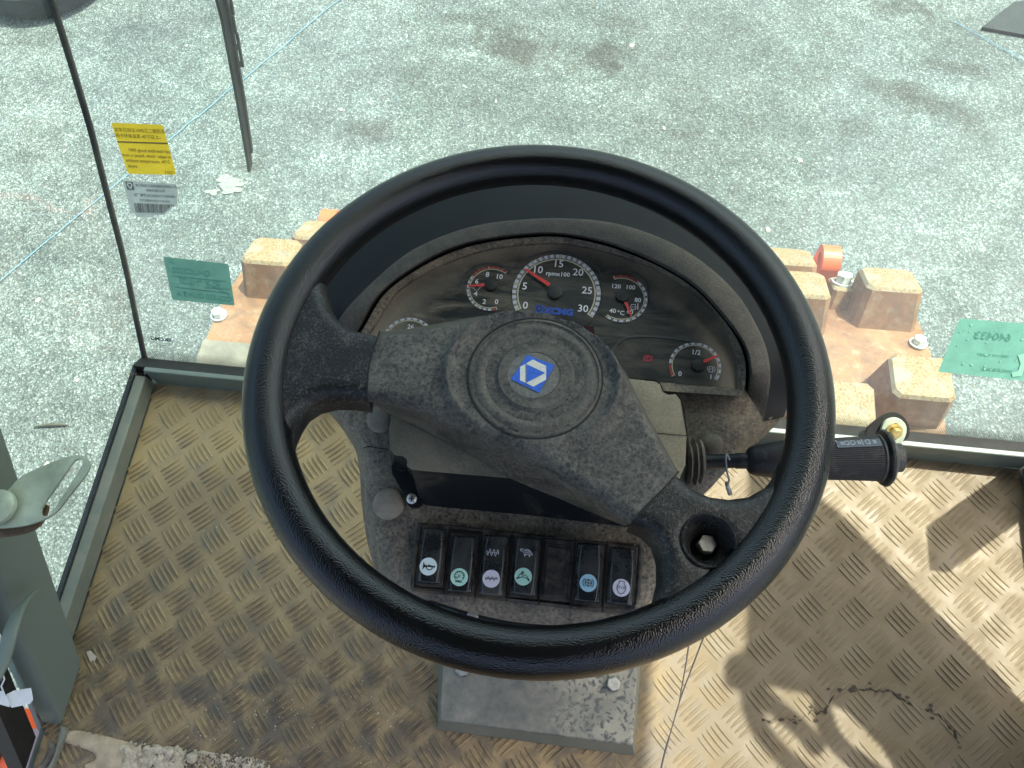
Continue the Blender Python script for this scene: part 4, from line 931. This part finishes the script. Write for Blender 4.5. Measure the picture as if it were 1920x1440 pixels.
# dark damp stain smudges
# ---------------------------------------------------------------- switch panel
sw = thing('rocker_switch_panel', tuple(CP.P(*CP.uv(990, 1060), 0)), 'row of black rocker switches set into the console below the wheel hub', 'switch panel')
frame_o = [(787, 979), (846, 984), (903, 990), (962, 996), (1021, 1003), (1079, 1010), (1139, 1015), (1200, 1019), (1208, 1030), (1200, 1120), (1185, 1150), (1130, 1147), (1070, 1140), (1010, 1133), (950, 1126), (891, 1120), (832, 1113), (771, 1107), (768, 1096), (780, 990)]
puff('switch_frame', CP, cuv(frame_o, .0045), M['rockerbay'], sw, h0=.0045, depth=.010, r=.0012, step=.003, grid=.0014, holes=[cuv([(790, 985), (846, 990), (1021, 1008), (1079, 1014), (1197, 1024), (1189, 1139), (1070, 1133), (1010, 1127), (891, 1113), (832, 1106), (776, 1100)], .0045)])
puff('switch_bay', CP, cuv([(788, 983), (1200, 1022), (1191, 1142), (774, 1102)], .0015), M['black'], sw, h0=.0015, depth=.003, step=.01, smooth=False)
rk = [([(788, 987), (840, 991), (830, 1096), (775, 1091)], 'horn', (803, 1062), 'disc_white'), ([(844, 1003), (897, 1006), (887, 1111), (834, 1109)], 'dial', (861, 1082), 'disc_mint'),
      ([(904, 1001), (956, 1006), (946, 1115), (894, 1114)], 'wave', (921, 1085), 'disc_lilac'), ([(963, 1004), (1016, 1012), (1009, 1115), (952, 1112)], 'hare', (981, 1081), 'disc_mint'),
      ([(1080, 1015), (1135, 1022), (1129, 1129), (1072, 1126)], 'brake', (1103, 1093), 'disc_blue'), ([(1141, 1024), (1198, 1029), (1191, 1135), (1132, 1131)], 'stop', (1165, 1102), 'disc_lilac')]
nm = {'horn': 'rocker with black horn symbol on a white disc', 'dial': 'rocker with gauge symbol on a mint disc', 'wave': 'rocker with two vibration wave symbols', 'hare': 'rocker with turtle above a running hare', 'brake': 'rocker with wheel and brackets on a pale blue disc', 'stop': 'rocker with engine outline reading STOP'}
for qd, kind, bc, dm in rk:
    hR = .0085; uvq = cuv(qd, hR); uvq = [np.array(u) for u in uvq]; L0 = (uvq[0]+uvq[3])/2; ctr = sum(uvq)/4
    ax = (uvq[0]+uvq[1]-uvq[2]-uvq[3]); ax /= np.linalg.norm(ax); nx = np.array([ax[1], -ax[0]]); hl = np.linalg.norm(uvq[0]-uvq[3])/2; hw = np.linalg.norm(uvq[0]-uvq[1])/2*.95
    n = 10; po = []
    for (sx, sy) in ((1, 1), (1, -1), (-1, -1), (-1, 1)):
        pass
    def W(t_): return hw*(1.0-.05*abs(t_))
    side = [(W(t_)*.94, t_*hl*.985) for t_ in np.linspace(-1, 1, 9)]
    po = [ctr+nx*x+ax*y for x, y in side]+[ctr+nx*x*f_+ax*(hl*1.0) for x, f_ in ((side[-1][0], .5), (0, 0), (side[0][0], -.5))]+[ctr-nx*x+ax*y for x, y in side[::-1]]+[ctr+nx*x*f_-ax*(hl*1.0) for x, f_ in ((side[0][0], -.5), (0, 0), (side[0][0], .5))]
    def hf(u, v, ctr=ctr, ax=ax, nx=nx, hl=hl, hw=hw):
        y = ((u-ctr[0])*ax[0]+(v-ctr[1])*ax[1])/hl; x = ((u-ctr[0])*nx[0]+(v-ctr[1])*nx[1])/hw
        wI = .70-.12*y*y
        return -.0022*np.clip((np.abs(x)-wI)/.16, 0, 1)-.0006*y*y
    ro_ = puff('rocker_switch', CP, po, M['rocker'], sw, h0=hR, depth=.0065, r=.0016, step=.0016, grid=.0008, hf=hf, auto=70); ro_['label'] = nm[kind]
    bay = [ctr+nx*hw*1.04*a_+ax*(hl+.0022)*b_ for a_, b_ in ((1, 1), (1, -1), (-1, -1), (-1, 1))]
    puff('switch_housing', CP, [tuple(p) for p in bay], M['rockerbay'], sw, h0=.0040, depth=.002, step=.005, smooth=False)
    hB = hR+.0004; bcu = CP.uv(bc[0], bc[1], hB); mp = CP.mpx(bc[0], bc[1], hB)
    puff('badge', CP, disc(CP, bcu, mp*16.3, 40), M[dm], ro_, h0=hB, depth=.0008, step=.01, smooth=False)
    hS = hB+.0003; B_ = lambda P_, c=bcu, k=mp: [(c[0]+x*k, c[1]+y*k) for x, y in P_]; g = MB(); wd = mp*1.3
    if kind == 'horn':
        for P_ in ([(-10, 8), (-7, 2.5), (-2, 1.2), (-2, -2), (-7, -2.5), (-10, -8)], [(-3, 1.3), (12, 2), (12, -.2), (-3, -1)], [(11, 3), (12.4, 3), (12.4, -2), (11, -2)]): g.add([CP.P(u, v, hS) for u, v in B_(P_)], [tuple(range(len(P_)))])
        stroke(g, CP, B_([(5.5*math.cos(a)+2.5, 4*math.sin(a)-2) for a in np.linspace(0, 2*math.pi, 17)]), mp*1.7, hS)
    elif kind == 'dial':
        stroke(g, CP, B_([(9*math.cos(a), 8.5*math.sin(a)+2) for a in np.linspace(-.75, math.pi+.75, 20)]), wd, hS)
        stroke(g, CP, B_([(2*math.cos(a), 2*math.sin(a)+2) for a in np.linspace(0, 6.28, 9)]), wd*.7, hS); stroke(g, CP, B_([(-1.4, .6), (-5.5, -3.5)]), wd*1.1, hS)
        for a in np.linspace(-.3, math.pi+.3, 7): stroke(g, CP, B_([(8.5*math.cos(a), 8*math.sin(a)+2), (6*math.cos(a), 5.6*math.sin(a)+2)]), wd*.8, hS)
        for x in (-5, -2.5, 0, 2.5, 5): stroke(g, CP, B_([(x, -6.5), (x, -9.5)]), mp*1.7, hS)
    elif kind == 'wave':
        stroke(g, CP, B_([(x, 3.0*math.sin(x*.85)) for x in np.linspace(-11, 11, 41)]), wd*.8, hS); stroke(g, CP, B_([(-11.5, 0), (11.5, 0)]), wd*.6, hS)
    elif kind == 'hare':
        P_ = [(-11, -4), (-8, -1.5), (-8, 2.5), (-5, 4), (-1, 2.5), (4, 3), (8, 0), (12, -5.5), (9, -4.5), (5, -2), (0, -.5), (-4, -1.5), (-7, -3.5), (-11, -4)]
        stroke(g, CP, B_(P_), wd*.85, hS); stroke(g, CP, B_([(-5, 4), (-2, 9), (0, 8), (-1.5, 4.5)]), wd*1.2, hS); stroke(g, CP, B_([(-11, -5), (-9, -3)]), mp*2.6, hS); stroke(g, CP, B_([(9.5, -4), (12, -6)]), mp*2.4, hS)
    elif kind == 'brake':
        stroke(g, CP, B_(disc(None, (0, 0), 6, 20)), wd*1.1, hS, True); stroke(g, CP, B_([(-6, 0), (6, 0)]), wd, hS); stroke(g, CP, B_([(0, -6), (0, 6)]), wd, hS)
        for sgn in (-1, 1): stroke(g, CP, B_([(sgn*10*math.cos(a), 9.5*math.sin(a)) for a in np.linspace(-.85, .85, 8)]), wd, hS)
    else:
        stroke(g, CP, B_([(-4.5, 12), (4.5, 12), (4.5, 8), (8, 3), (8.5, -3), (5, -9), (0, -12), (-5, -9), (-8.5, -3), (-8, 3), (-4.5, 8), (-4.5, 12)]), wd*.8, hS); text('lettering', 'STOP', mp*7.2, CP, bcu, hS, M['blackprint'], ro_)
    g.build('badge_symbol', M['blackprint'], ro_)
    if kind in ('wave', 'hare'):
        uc = CP.uv(*((924, 1036) if kind == 'wave' else (987, 1037)), hB); g = MB()
        if kind == 'wave':
            stroke(g, CP, B_([(x, 6*math.sin(x*.85)) for x in np.linspace(-11.5, 11.5, 49)], uc), wd*.8, hB+.0002); stroke(g, CP, B_([(-11.5, 0), (11.5, 0)], uc), wd*.6, hB+.0002)
        else:
            stroke(g, CP, B_([(-12, 6), (-8, 7), (-5, 4), (-1, 7), (5, 6), (9, 2), (12, -2), (8, -3), (4, -2.5), (-1, -3), (-4, -1), (-7, 2), (-12, 4), (-12, 6)], uc), wd*.9, hB+.0002)
            for a, b_ in (((-3, 5), (8, 3)), ((-4, 2), (9, 0)), ((-1, 6), (-1, -2)), ((3, 6), (3, -2)), ((6.5, 4), (6.5, -2))): stroke(g, CP, B_([a, b_], uc), wd*.7, hB+.0002)
            for x in (-3, 6): stroke(g, CP, B_([(x, -3), (x+.5, -5.5)], uc), mp*2.4, hB+.0002)
        g.build('upper_symbol', M['whiteprint'], ro_)
puff('plug_surround', CP, cuv([(1024, 1010), (1077, 1016), (1068, 1130), (1012, 1124)], .0042), M['rockerbay'], sw, h0=.0042, depth=.003, step=.005, smooth=False)
bp = puff('blank_plug', CP, cuv([(1027, 1024), (1070, 1029), (1061, 1119), (1019, 1115)], .0052), M['rockerbay'], sw, h0=.0056, depth=.003, r=.0006, step=.004); bp['label'] = 'blank rectangular plug between the hare rocker and the brake rocker'
g = MB()
for (x0, y0), (x1, y1) in (((846, 984), (832, 1113)), ((903, 990), (891, 1120)), ((962, 996), (950, 1126)), ((1021, 1002), (1010, 1133)), ((1079, 1009), (1070, 1140)), ((1139, 1015), (1130, 1147))):
    stroke(g, CP, [CP.uv(x0, y0, .0047), CP.uv(x1, y1, .0047)], .0011, .0047)
stroke(g, CP, cuv([(1023, 1018), (1073, 1024)], .0047), .0006, .0047)
g.build('bay_joints', M['black'], sw)

# plate details on the console
def dome(px, py, rp, name='screw_cap', mat=M['console_dusty'], par=cn, hh=.0055):
    r = CP.mpx(px, py)*rp; g = MB(); g.lathe(CP.P(*CP.uv(px, py, 0), -.004), CP.ez, [(r*1.03, 0), (r, .0015), (r*.9, hh*.6), (r*.65, hh*.85), (r*.3, hh*.98), (.00001, hh)], 36); return g.build(name, mat, par, True, 60)
dome(712, 783, 26); dome(727, 943, 29); dome(1336, 832, 22, hh=.008)
g = MB(); stroke(g, CP, cuv([(682, 840), (690, 837), (728, 843)], -.0034), .0008, -.0034); g.build('panel_joint', M['black'], cn)
g = MB()
for px, py, w_, in ((700, 870, 1),): pass
puff('lower_lip', CP, catmull(cuv([(800, 1128), (860, 1150), (950, 1170), (1050, 1180), (1120, 1178), (1150, 1160), (1000, 1150), (850, 1130)], -.02), 3), M['black'], cn, h0=-.02, depth=.01, step=.01, smooth=False)
q = CP.P(*CP.uv(886, 1156, -.018), -.018); g = MB(); g.lathe(q, CP.ez, [(.0045, 0), (.0045, .001), (.003, .002), (.00001, .0022)], 20); g.build('screw', M['zinc'], cn, True, 40)

# ---------------------------------------------------------------- column cover
cc_ = thing('column_cover', tuple(CP.P(*CP.uv(1000, 850), .02)), 'grey black plastic cowl around the steering column under the wheel hub', 'column cover')
hT = .042
topc = [(1173, 707), (1228, 713), (1238, 718), (1243, 733), (1254, 738), (1268, 737), (1276, 747), (1288, 817), (1286, 870), (1262, 925), (1180, 915), (993, 898), (800, 882), (772, 879), (762, 872), (762, 860), (754, 853), (740, 852), (731, 842), (728, 800), (732, 773), (745, 690), (900, 680)]
lowc = [(1173, 707), (1228, 713), (1240, 722), (1247, 738), (1258, 744), (1272, 746), (1282, 757), (1290, 822), (1290, 890), (1275, 990), (1180, 988), (993, 966), (800, 948), (788, 940), (776, 900), (768, 888), (748, 880), (736, 872), (731, 850), (728, 805), (730, 775), (742, 700), (900, 690)]
puff('cowl_top', CP, cuv(topc, hT), M['cover'], cc_, h0=hT, depth=.003, r=.0025, step=.006, grid=.01)
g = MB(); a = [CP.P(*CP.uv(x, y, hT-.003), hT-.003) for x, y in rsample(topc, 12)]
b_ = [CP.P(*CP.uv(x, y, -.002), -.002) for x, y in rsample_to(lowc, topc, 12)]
g.loft([a, b_]); g.build('cowl_front', M['coverdark'], cc_, True, 30)  # cowl front coloured darker, painting in the shade on that face
g = MB(); stroke(g, CP, cuv([(1230, 812), (1288, 817)], hT+.0004), .0006, hT+.0004); g.build('cowl_joint', M['black'], cc_)
q = CP.P(*CP.uv(772, 935, .004), .003); g = MB(); g.lathe(q, CP.ez, [(.0042, 0), (.0042, .0012), (.003, .0022), (.00001, .0024)], 20)
g.build('screw', M['zinc'], cc_, True, 40)
g = MB(); cs = CP.uv(772, 935, .0056); stroke(g, CP, [(cs[0]-.002, cs[1]), (cs[0]+.002, cs[1])], .0007, .0056); stroke(g, CP, [(cs[0], cs[1]-.002), (cs[0], cs[1]+.002)], .0007, .0056); g.build('cross_slot', M['black'], cc_)
puff('screw_recess', CP, catmull(cuv([(736, 868), (752, 862), (766, 872), (782, 905), (790, 946), (768, 950), (756, 925), (742, 900), (735, 885)], .002), 3), M['coverdark'], cc_, h0=.002, depth=.004, step=.006, smooth=False)
puff('notch_hollow', CP, catmull(cuv([(739, 858), (752, 857), (760, 866), (763, 878), (752, 882), (741, 874)], .012), 3), M['black'], cc_, h0=.012, depth=.004, step=.006, smooth=False)

# ---------------------------------------------------------------- hydraulic/indicator lever
lv = thing('control_lever', tuple(D(1320, 868, .615)), 'black column lever with ribbed grip reaching right behind the wheel rim', 'lever')
A_ = D(1285, 866, .62); B__ = D(1690, 858, .615); ax = Vector(B__-A_); Ltot = ax.length; ax.normalize()
def LX(px): return (px-1285)/(1690-1285)*Ltot
pr = .615/FPX
g = MB(); g.lathe(A_, ax, [(.001, LX(1284)), (36*pr, LX(1284)), (42*pr, LX(1290)), (32*pr, LX(1296)), (44*pr, LX(1301)), (34*pr, LX(1307)), (42*pr, LX(1311)), (40*pr, LX(1316)), (24*pr, LX(1319)), (13*pr, LX(1321)), (.001, LX(1321))], 40, (0, 1, 0))
g.build('gaiter', M['gaiter'], lv, True, 60)
g = MB(); g.lathe(A_, ax, [(14*pr, LX(1315)), (14.5*pr, LX(1330)), (13.5*pr, LX(1331)), (13.5*pr, LX(1378)), (15*pr, LX(1380)), (15.5*pr, LX(1402))], 28, (0, 1, 0)); g.build('stalk', M['grip'], lv, True, 40)
g = MB(); g.lathe(A_, ax, [(16*pr, LX(1400)), (24*pr, LX(1405)), (28*pr, LX(1412)), (34*pr, LX(1450)), (38*pr, LX(1480))], 36, (0, 1, 0)); g.build('grip_collar', M['grip'], lv, True, 40)
g = MB(); nn_ = 180; rings = []; axv = ax; a_ = Vector((0, 1, 0)); a_ = (a_-ax*a_.dot(ax)).normalized(); b2_ = ax.cross(a_)
for px, rp in ((1475, 37.5), (1480, 38.5), (1550, 39), (1600, 41), (1640, 43), (1645, 42)):
    ring = []
    for k in range(nn_):
        an = k*2*math.pi/nn_; rr = rp*pr*(1-(.022 if k % 3 == 0 else 0)); ring.append(Vector(A_)+ax*LX(px)+(a_*math.cos(an)+b2_*math.sin(an))*rr)
    rings.append(ring)
g.loft(rings, cap=True); g.build('ribbed_grip', M['grip'], lv)
g = MB(); g.lathe(A_, ax, [(.001, LX(1642)), (41*pr, LX(1642)), (45*pr, LX(1645)), (45*pr, LX(1648)), (40*pr, LX(1650)), (40*pr, LX(1653)), (52*pr, LX(1654)), (54*pr, LX(1658)), (50*pr, LX(1663)), (34*pr, LX(1672)), (27*pr, LX(1674)), (27*pr, LX(1688)), (22*pr, LX(1689)), (.001, LX(1690))], 48, (0, 1, 0))
g.build('flanged_end_button', plastic('end_cap_plastic', (.022, .026, .03), .4, DUSTG, .4, .9, 90, 900, .1), lv, True, 30)
# printed strip on the grip
M['strip'] = simple('blue_grey_strip', (.075, .10, .13), .45); ring = []
wdir = Vector(-FW)-ax*Vector(-FW).dot(ax); wdir.normalize(); side_ = ax.cross(wdir)
if side_.dot(Vector(UP)) < 0: side_ = -side_
def LP(px, ang, rp): return Vector(A_)+ax*LX(px)+(wdir*math.cos(ang)+side_*math.sin(ang))*rp*pr
g = MB(); g.loft([[LP(px, math.radians(an), rp) for an in range(36, 64, 4)] for px, rp in ((1560, 40.6), (1600, 42.2), (1640, 44.2))], closed=False); o = g.build('printed_strip', M['strip'], lv, True)
g = MB()
def lpl(pts, w=.0004):
    for (x0, a0), (x1, a1) in zip(pts[:-1], pts[1:]):
        r0 = 41.2+(x0-1560)*.045; r1 = 41.2+(x1-1560)*.045
        if abs(x1-x0) > abs(a1-a0)*.6: g.add([LP(x0, math.radians(a0-1.6), r0), LP(x1, math.radians(a1-1.6), r1), LP(x1, math.radians(a1+1.6), r1), LP(x0, math.radians(a0+1.6), r0)], [(0, 1, 2, 3)])
        else: g.add([LP(x0-.9, math.radians(a0), r0), LP(x1-.9, math.radians(a1), r1), LP(x1+.9, math.radians(a1), r1), LP(x0+.9, math.radians(a0), r0)], [(0, 1, 2, 3)])
def Dsh(x, flip=1): lpl([(x, 43), (x+flip*6, 44), (x+flip*8, 50), (x+flip*6, 56), (x, 57)])
for x, fl in ((1582, -1), (1586, 1), (1620, -1)): Dsh(x, fl); lpl([(x, 43), (x, 57)])
lpl([(1561, 38), (1561, 62)]); lpl([(1607, 40), (1607, 60)])
for x in (1567, 1598, 1626):
    for a in (45, 49, 53): lpl([(x, a), (x+6, a)])
g.build('printed_symbols', simple('faded_strip_print', (.28, .31, .34), .6), o)
# tie wrap with wire round the stalk
tw = thing('tie_wire', tuple(D(1363, 880, .60)), 'pale wire loop knotted round the lever stalk', 'wire')
g = MB(); g.tube(catmull([D(1368, 862, .603), D(1363, 852, .600), D(1361, 862, .598), D(1363, 885, .598), D(1367, 900, .60), D(1362, 915, .61), D(1368, 922, .62)], 5, False), .0008, 8); g.build('wire_loop', M['wire'], tw, True)
g = MB(); g.tube([D(1362, 905, .608), D(1369, 926, .615)], [.0014, .002], 8); g.build('crimp', M['wire'], tw, True)
# loose cables between rim and floor
cb = thing('hanging_cable', tuple(F(1240, 1440, .02)), 'thin grey cable pair hanging from the wheel to the mat at the bottom', 'cable')
e0 = F(1238, 1452, .01)
g = MB(); g.tube(catmull([D(1325, 1180, .62), D(1302, 1240, .70), D(1276, 1310, .80), D(1256, 1378, .86), D(1243, 1425, .90), D(1234, 1470, .92)], 5, False), [.0007]*16+[.0012]*10, 6); g.build('cable', M['wire'], cb, True)
g = MB(); g.tube(catmull([D(1294, 1190, .62), D(1287, 1240, .68), D(1279, 1285, .76), D(1274, 1315, .80)], 5, False), .0007, 6); g.build('cable', M['wire'], cb, True)

# ---------------------------------------------------------------- steering wheel
nW = np.array([.048, .075, .996]); nW /= np.linalg.norm(nW); WC = D(1009, 692, .57)
WP = Plane(WC, nW)
st = thing('steering_wheel', tuple(WC), 'large black two spoke steering wheel with a round horn pad in the middle', 'steering wheel')
g = MB(); R0, r0 = .1932, .0161; rings = []
for i in range(128):
    a = i*2*math.pi/128; ring = []
    for k in range(28):
        b_ = k*2*math.pi/28; rr = r0
        ring.append(WP.P((R0+rr*math.cos(b_))*math.cos(a), (R0+rr*math.cos(b_))*math.sin(a), rr*1.02*math.sin(b_)-.004))
    rings.append(ring)
rings.append(rings[0]); g.loft(rings); g.build('rim', M['rim'], st, True)
hs_ = .004
def wuv(pts, h=hs_): return WP.uvs(pts, h)
lefts = [(575, 470), (592, 478), (603, 500), (607, 530), (613, 560), (628, 587), (655, 608), (712, 621), (702, 650), (691, 690), (688, 745), (655, 740), (622, 739), (590, 746), (565, 762), (550, 785), (541, 805), (532, 835), (518, 850), (505, 830), (495, 760), (497, 680), (515, 590), (545, 520)]
rights = [(1273, 884), (1300, 908), (1335, 924), (1372, 929), (1410, 924), (1442, 906), (1466, 876), (1480, 845), (1500, 838), (1508, 870), (1480, 960), (1420, 1050), (1345, 1125), (1260, 1172), (1205, 1190), (1190, 1172), (1212, 1152), (1232, 1120), (1242, 1080), (1242, 1040), (1232, 1008), (1212, 988), (1184, 976), (1212, 948), (1245, 915)]
hole = disc(WP, WP.uv(1329, 1014, hs_), .0165, 32)
def crown(u, v): return 0*u
LC = [wuv(lefts[7:8][:0]+lefts[:8]), wuv(lefts[10:])]
puff('spoke', WP, wuv(lefts), M['spoke'], st, chains=[[tuple(p) for p in c] for c in LC], h0=hs_, depth=.026, r=.009, step=.004, grid=.004, lower=[(p[0], p[1]) for p in wuv(lefts)])
RC = [wuv(rights[:9]), wuv(rights[14:23])]
o = puff('spoke', WP, wuv(rights), M['spoke'], st, chains=[[tuple(p) for p in c] for c in RC], h0=hs_, depth=.026, r=.009, step=.004, grid=.004, holes=[hole])
ho = WP.P(*WP.uv(1329, 1014, hs_), 0)
g = MB(); g.lathe(ho, nW, [(.0180, .0042), (.0172, .0055), (.0160, .0042), (.0145, -.004), (.0105, -.010), (.0085, -.0135), (.0085, -.020), (.0001, -.020)], 40); g.build('knob_socket', M['spoke'], o, True, 60)
hq = WP.P(*WP.uv(1326, 1020, -.012), -.018); g = MB(); g.lathe(hq, nW, [(.0068, 0), (.0068, .006), (.0058, .0075), (.0001, .0076)], 6); g.build('hex_bolt', M['zinc'], o)
yk = [(712, 621), (760, 617), (820, 606), (880, 595), (930, 588), (980, 586), (1030, 592), (1080, 608), (1120, 633), (1150, 664), (1175, 700), (1200, 748), (1228, 802), (1273, 884), (1245, 915), (1212, 948), (1184, 976), (1127, 932), (1060, 890), (1010, 857), (960, 835), (907, 814), (847, 786), (787, 763), (735, 750), (688, 745), (691, 690), (702, 650)]
ykl = [(712, 621), (760, 617), (820, 606), (880, 595), (930, 588), (980, 586), (1030, 592), (1080, 608), (1120, 633), (1150, 664), (1175, 700), (1200, 748), (1228, 802), (1273, 884), (1245, 915), (1212, 948), (1172, 986), (1112, 962), (1050, 935), (1000, 915), (950, 894), (897, 860), (835, 828), (775, 798), (725, 773), (688, 750), (691, 690), (702, 650)]
hc = np.array(WP.uv(1000, 702, hs_)); ex_ = np.array(WP.uv(1100, 702, hs_))-hc
def ykh(u, v):
    x = (u-hc[0])/.0605; y = (v-hc[1]+.003)/.053; rr = np.sqrt(x*x+y*y)
    ridge_ = .0085*np.exp(-((rr-1.0)/.06)**2); dish = .0022*np.clip((1.0-rr)/.06, 0, 1)
    return ridge_*np.clip((v-hc[1]+.06)/.05, .25, 1)+dish
puff('hub_cover', WP, wuv(yk, hs_), M['hub'], st, chains=[[tuple(p) for p in c] for c in (wuv(yk[:14]), wuv(yk[16:26]))], h0=hs_+.0004, depth=.058, r=.008, step=.003, grid=.0020, hf=ykh, lower=WP.uvs(ykl, -.053))
# seams
g = MB()

for chain in ([(712, 621), (702, 650), (691, 690), (688, 745)], [(1273, 884), (1245, 915), (1212, 948), (1184, 976)]):
    g = MB(); stroke(g, WP, wuv([tuple(p) for p in catmull(chain, 4, False)], hs_+.0009), .0011, hs_+.0009); g.build('cover_joint', M['black'], st)
k_ = .000380
ho = WP.P(*WP.uv(1003, 704, hs_+.004), hs_)
hp = MB(); hp.lathe(ho, nW, [(.0470, -.006), (.0470, .0025), (.0462, .0034), (.0448, .0034), (.0440, .0020), (.0425, .0026), (.0400, .0044), (.0370, .0040), (.0340, .0022), (.0310, .0013), (.0285, .0020), (.0265, .0042), (.0256, .0052), (.0240, .0050), (.0182, .0052), (.0180, .0048), (.0001, .0048)], 96)
hpo = hp.build('horn_pad', M['hubdisc'], st, True, 50)
g = MB(); g.lathe(ho, nW, [(.0478, .002), (.0478, .0031), (.0469, .0031), (.0469, .002)], 80); g.build('pad_gap_ring', M['black'], st)
he = hs_+.0052
g = MB(); g.lathe(WP.P(*WP.uv(1000, 703, he), hs_), nW, [(.0180, .0044), (.0178, .0052), (.0001, .0052)], 48); em = g.build('emblem_disc', simple('emblem_base', (.13, .13, .11), .6, var=.3, scale=300), hpo, True, 30)
he2 = he+.0006
dm = WP.uvs(rsample([(988, 665), (1040, 685), (1011, 737), (958, 711)], 8), he2)
dm = [(p[0]+random.uniform(-.0002, .0002), p[1]+random.uniform(-.0002, .0002)) for p in dm]
flat('emblem_diamond', WP, dm, he2, M['bluelogo'], hpo)
flat('emblem_hexagon', WP, WP.uvs([(999, 674), (1024, 686), (1024, 712), (1000, 725), (975, 713), (975, 688)], he2+.0003), he2+.0003, M['creamlogo'], hpo)
flat('emblem_triangle', WP, WP.uvs([(988, 683), (1022, 699), (988, 717)], he2+.0006), he2+.0006, M['bluelogo'], hpo)
g = MB(); stroke(g, WP, WP.uvs([(986.5, 680), (986.5, 719)], he2+.0006), .0005, he2+.0006); g.build('emblem_line', M['bluelogo'], hpo)

# ---------------------------------------------------------------- grit, scrap of paper on the mat
gr = MB(); ico = [(0, 0, 1), (.894, 0, .447), (.276, .851, .447), (-.724, .526, .447), (-.724, -.526, .447), (.276, -.851, .447), (.724, .526, -.447), (-.276, .851, -.447), (-.894, 0, -.447), (-.276, -.851, -.447), (.724, -.526, -.447), (0, 0, -1)]
icf = [(0, 1, 2), (0, 2, 3), (0, 3, 4), (0, 4, 5), (0, 5, 1), (1, 6, 2), (2, 7, 3), (3, 8, 4), (4, 9, 5), (5, 10, 1), (6, 7, 2), (7, 8, 3), (8, 9, 4), (9, 10, 5), (10, 6, 1), (6, 11, 7), (7, 11, 8), (8, 11, 9), (9, 11, 10), (10, 11, 6)]
def stone(p, s_):
    sc = np.array([random.uniform(.7, 1.2), random.uniform(.7, 1.2), random.uniform(.45, .8)])*s_; an = random.random()*6
    v = []
    for q in ico:
        q = np.array(q)*sc*random.uniform(.85, 1.12); v.append((p[0]+q[0]*math.cos(an)-q[1]*math.sin(an), p[1]+q[0]*math.sin(an)+q[1]*math.cos(an), p[2]+q[2]+s_*.3))
    gr.add(v, icf)
for k in range(1300):
    u = random.random(); px = 205+random.random()*300; top_ = 1392+max(0, (px-260))*.14+(px < 230)*0; py = top_+abs(random.gauss(0, 1))*24
    if py > 1500: continue
    stone(F(px, py, .001), random.choice((.0008, .0012, .0012, .0018, .0025))*random.uniform(.7, 1.2))
for k in range(420): stone(F(random.uniform(230, 345), random.uniform(1402, 1470), .002), random.uniform(.002, .0055))
for k in range(240): stone(F(random.uniform(340, 760), random.uniform(1300, 1445), .001), random.uniform(.0006, .0014))
for k in range(110): stone(F(random.uniform(200, 700), random.uniform(900, 1300), .001), random.uniform(.0005, .0012))
for p, s_ in (((320, 1412), .008), ((333, 1416), .007), ((362, 1420), .010), ((240, 1405), .008), ((300, 1440), .009)): stone(F(*p, .002), s_)
setp(gr.build('grit', M['gravel']), 'grey grit and small stones lying at the bottom left of the floor mat', 'grit', kind='stuff')
dpx = [(120, 1372), (150, 1370), (185, 1376), (215, 1384), (240, 1392), (262, 1404), (270, 1420), (250, 1450), (235, 1480), (160, 1440), (180, 1425), (175, 1410), (140, 1398), (118, 1390)]
PD = Plane((0, 0, 0), (0, 0, 1))
rnd = np.random.RandomState(3)
setp(puff('dust_heap', PD, catmull(PD.uvs(dpx), 3), M['mud'], None, h0=.0046, depth=.0048, r=.0024, step=.005, grid=.004, hf=lambda u, v: rnd.uniform(-.0006, .0006, len(u))), 'flat pale heap of caked dust beside the post foot', 'dust', kind='stuff')
q = F(172, 1228, .004); PQ = Plane(q, (.2, -.3, .9))
o = puff('paper_scrap', PQ, PQ.uvs([(163, 1222), (170, 1219), (182, 1231), (175, 1246), (170, 1240)]), M['tan'], None, h0=.002, depth=.0008, step=.01, smooth=False); setp(o, 'torn cream paper scrap beside the foot of the left post', 'paper scrap')
g = MB(); pts = [F(x, y+random.uniform(-4.5, 4.5), .0008) for x, y in rsample([(1430, 1352), (1470, 1345), (1500, 1350), (1520, 1335), (1545, 1338), (1560, 1310), (1590, 1292), (1620, 1296), (1650, 1292), (1680, 1302), (1700, 1318), (1745, 1332), (1768, 1350), (1790, 1372), (1800, 1400)], 6, False)]
g.tube(pts, [random.choice((.0001, .0004, .0006, .0012, .0020))*random.uniform(.6, 1.2) for _ in pts], 5)
for p in pts[::2]:
    if random.random() < .7:
        a = random.random()*6; s_ = random.uniform(.0015, .005); c = p+np.array([random.gauss(0, .004), random.gauss(0, .003), .0004])
        g.add([(c[0]+s_*random.uniform(.5, 1.2)*math.cos(a+k*1.05), c[1]+s_*random.uniform(.3, .9)*math.sin(a+k*1.05), c[2]) for k in range(6)], [tuple(range(6))])
setp(g.build('dirt_crack', simple('dark_dirt', (.04, .032, .022), .9)), 'ragged dark crack line across the sunlit right of the mat', 'crack', kind='stuff')
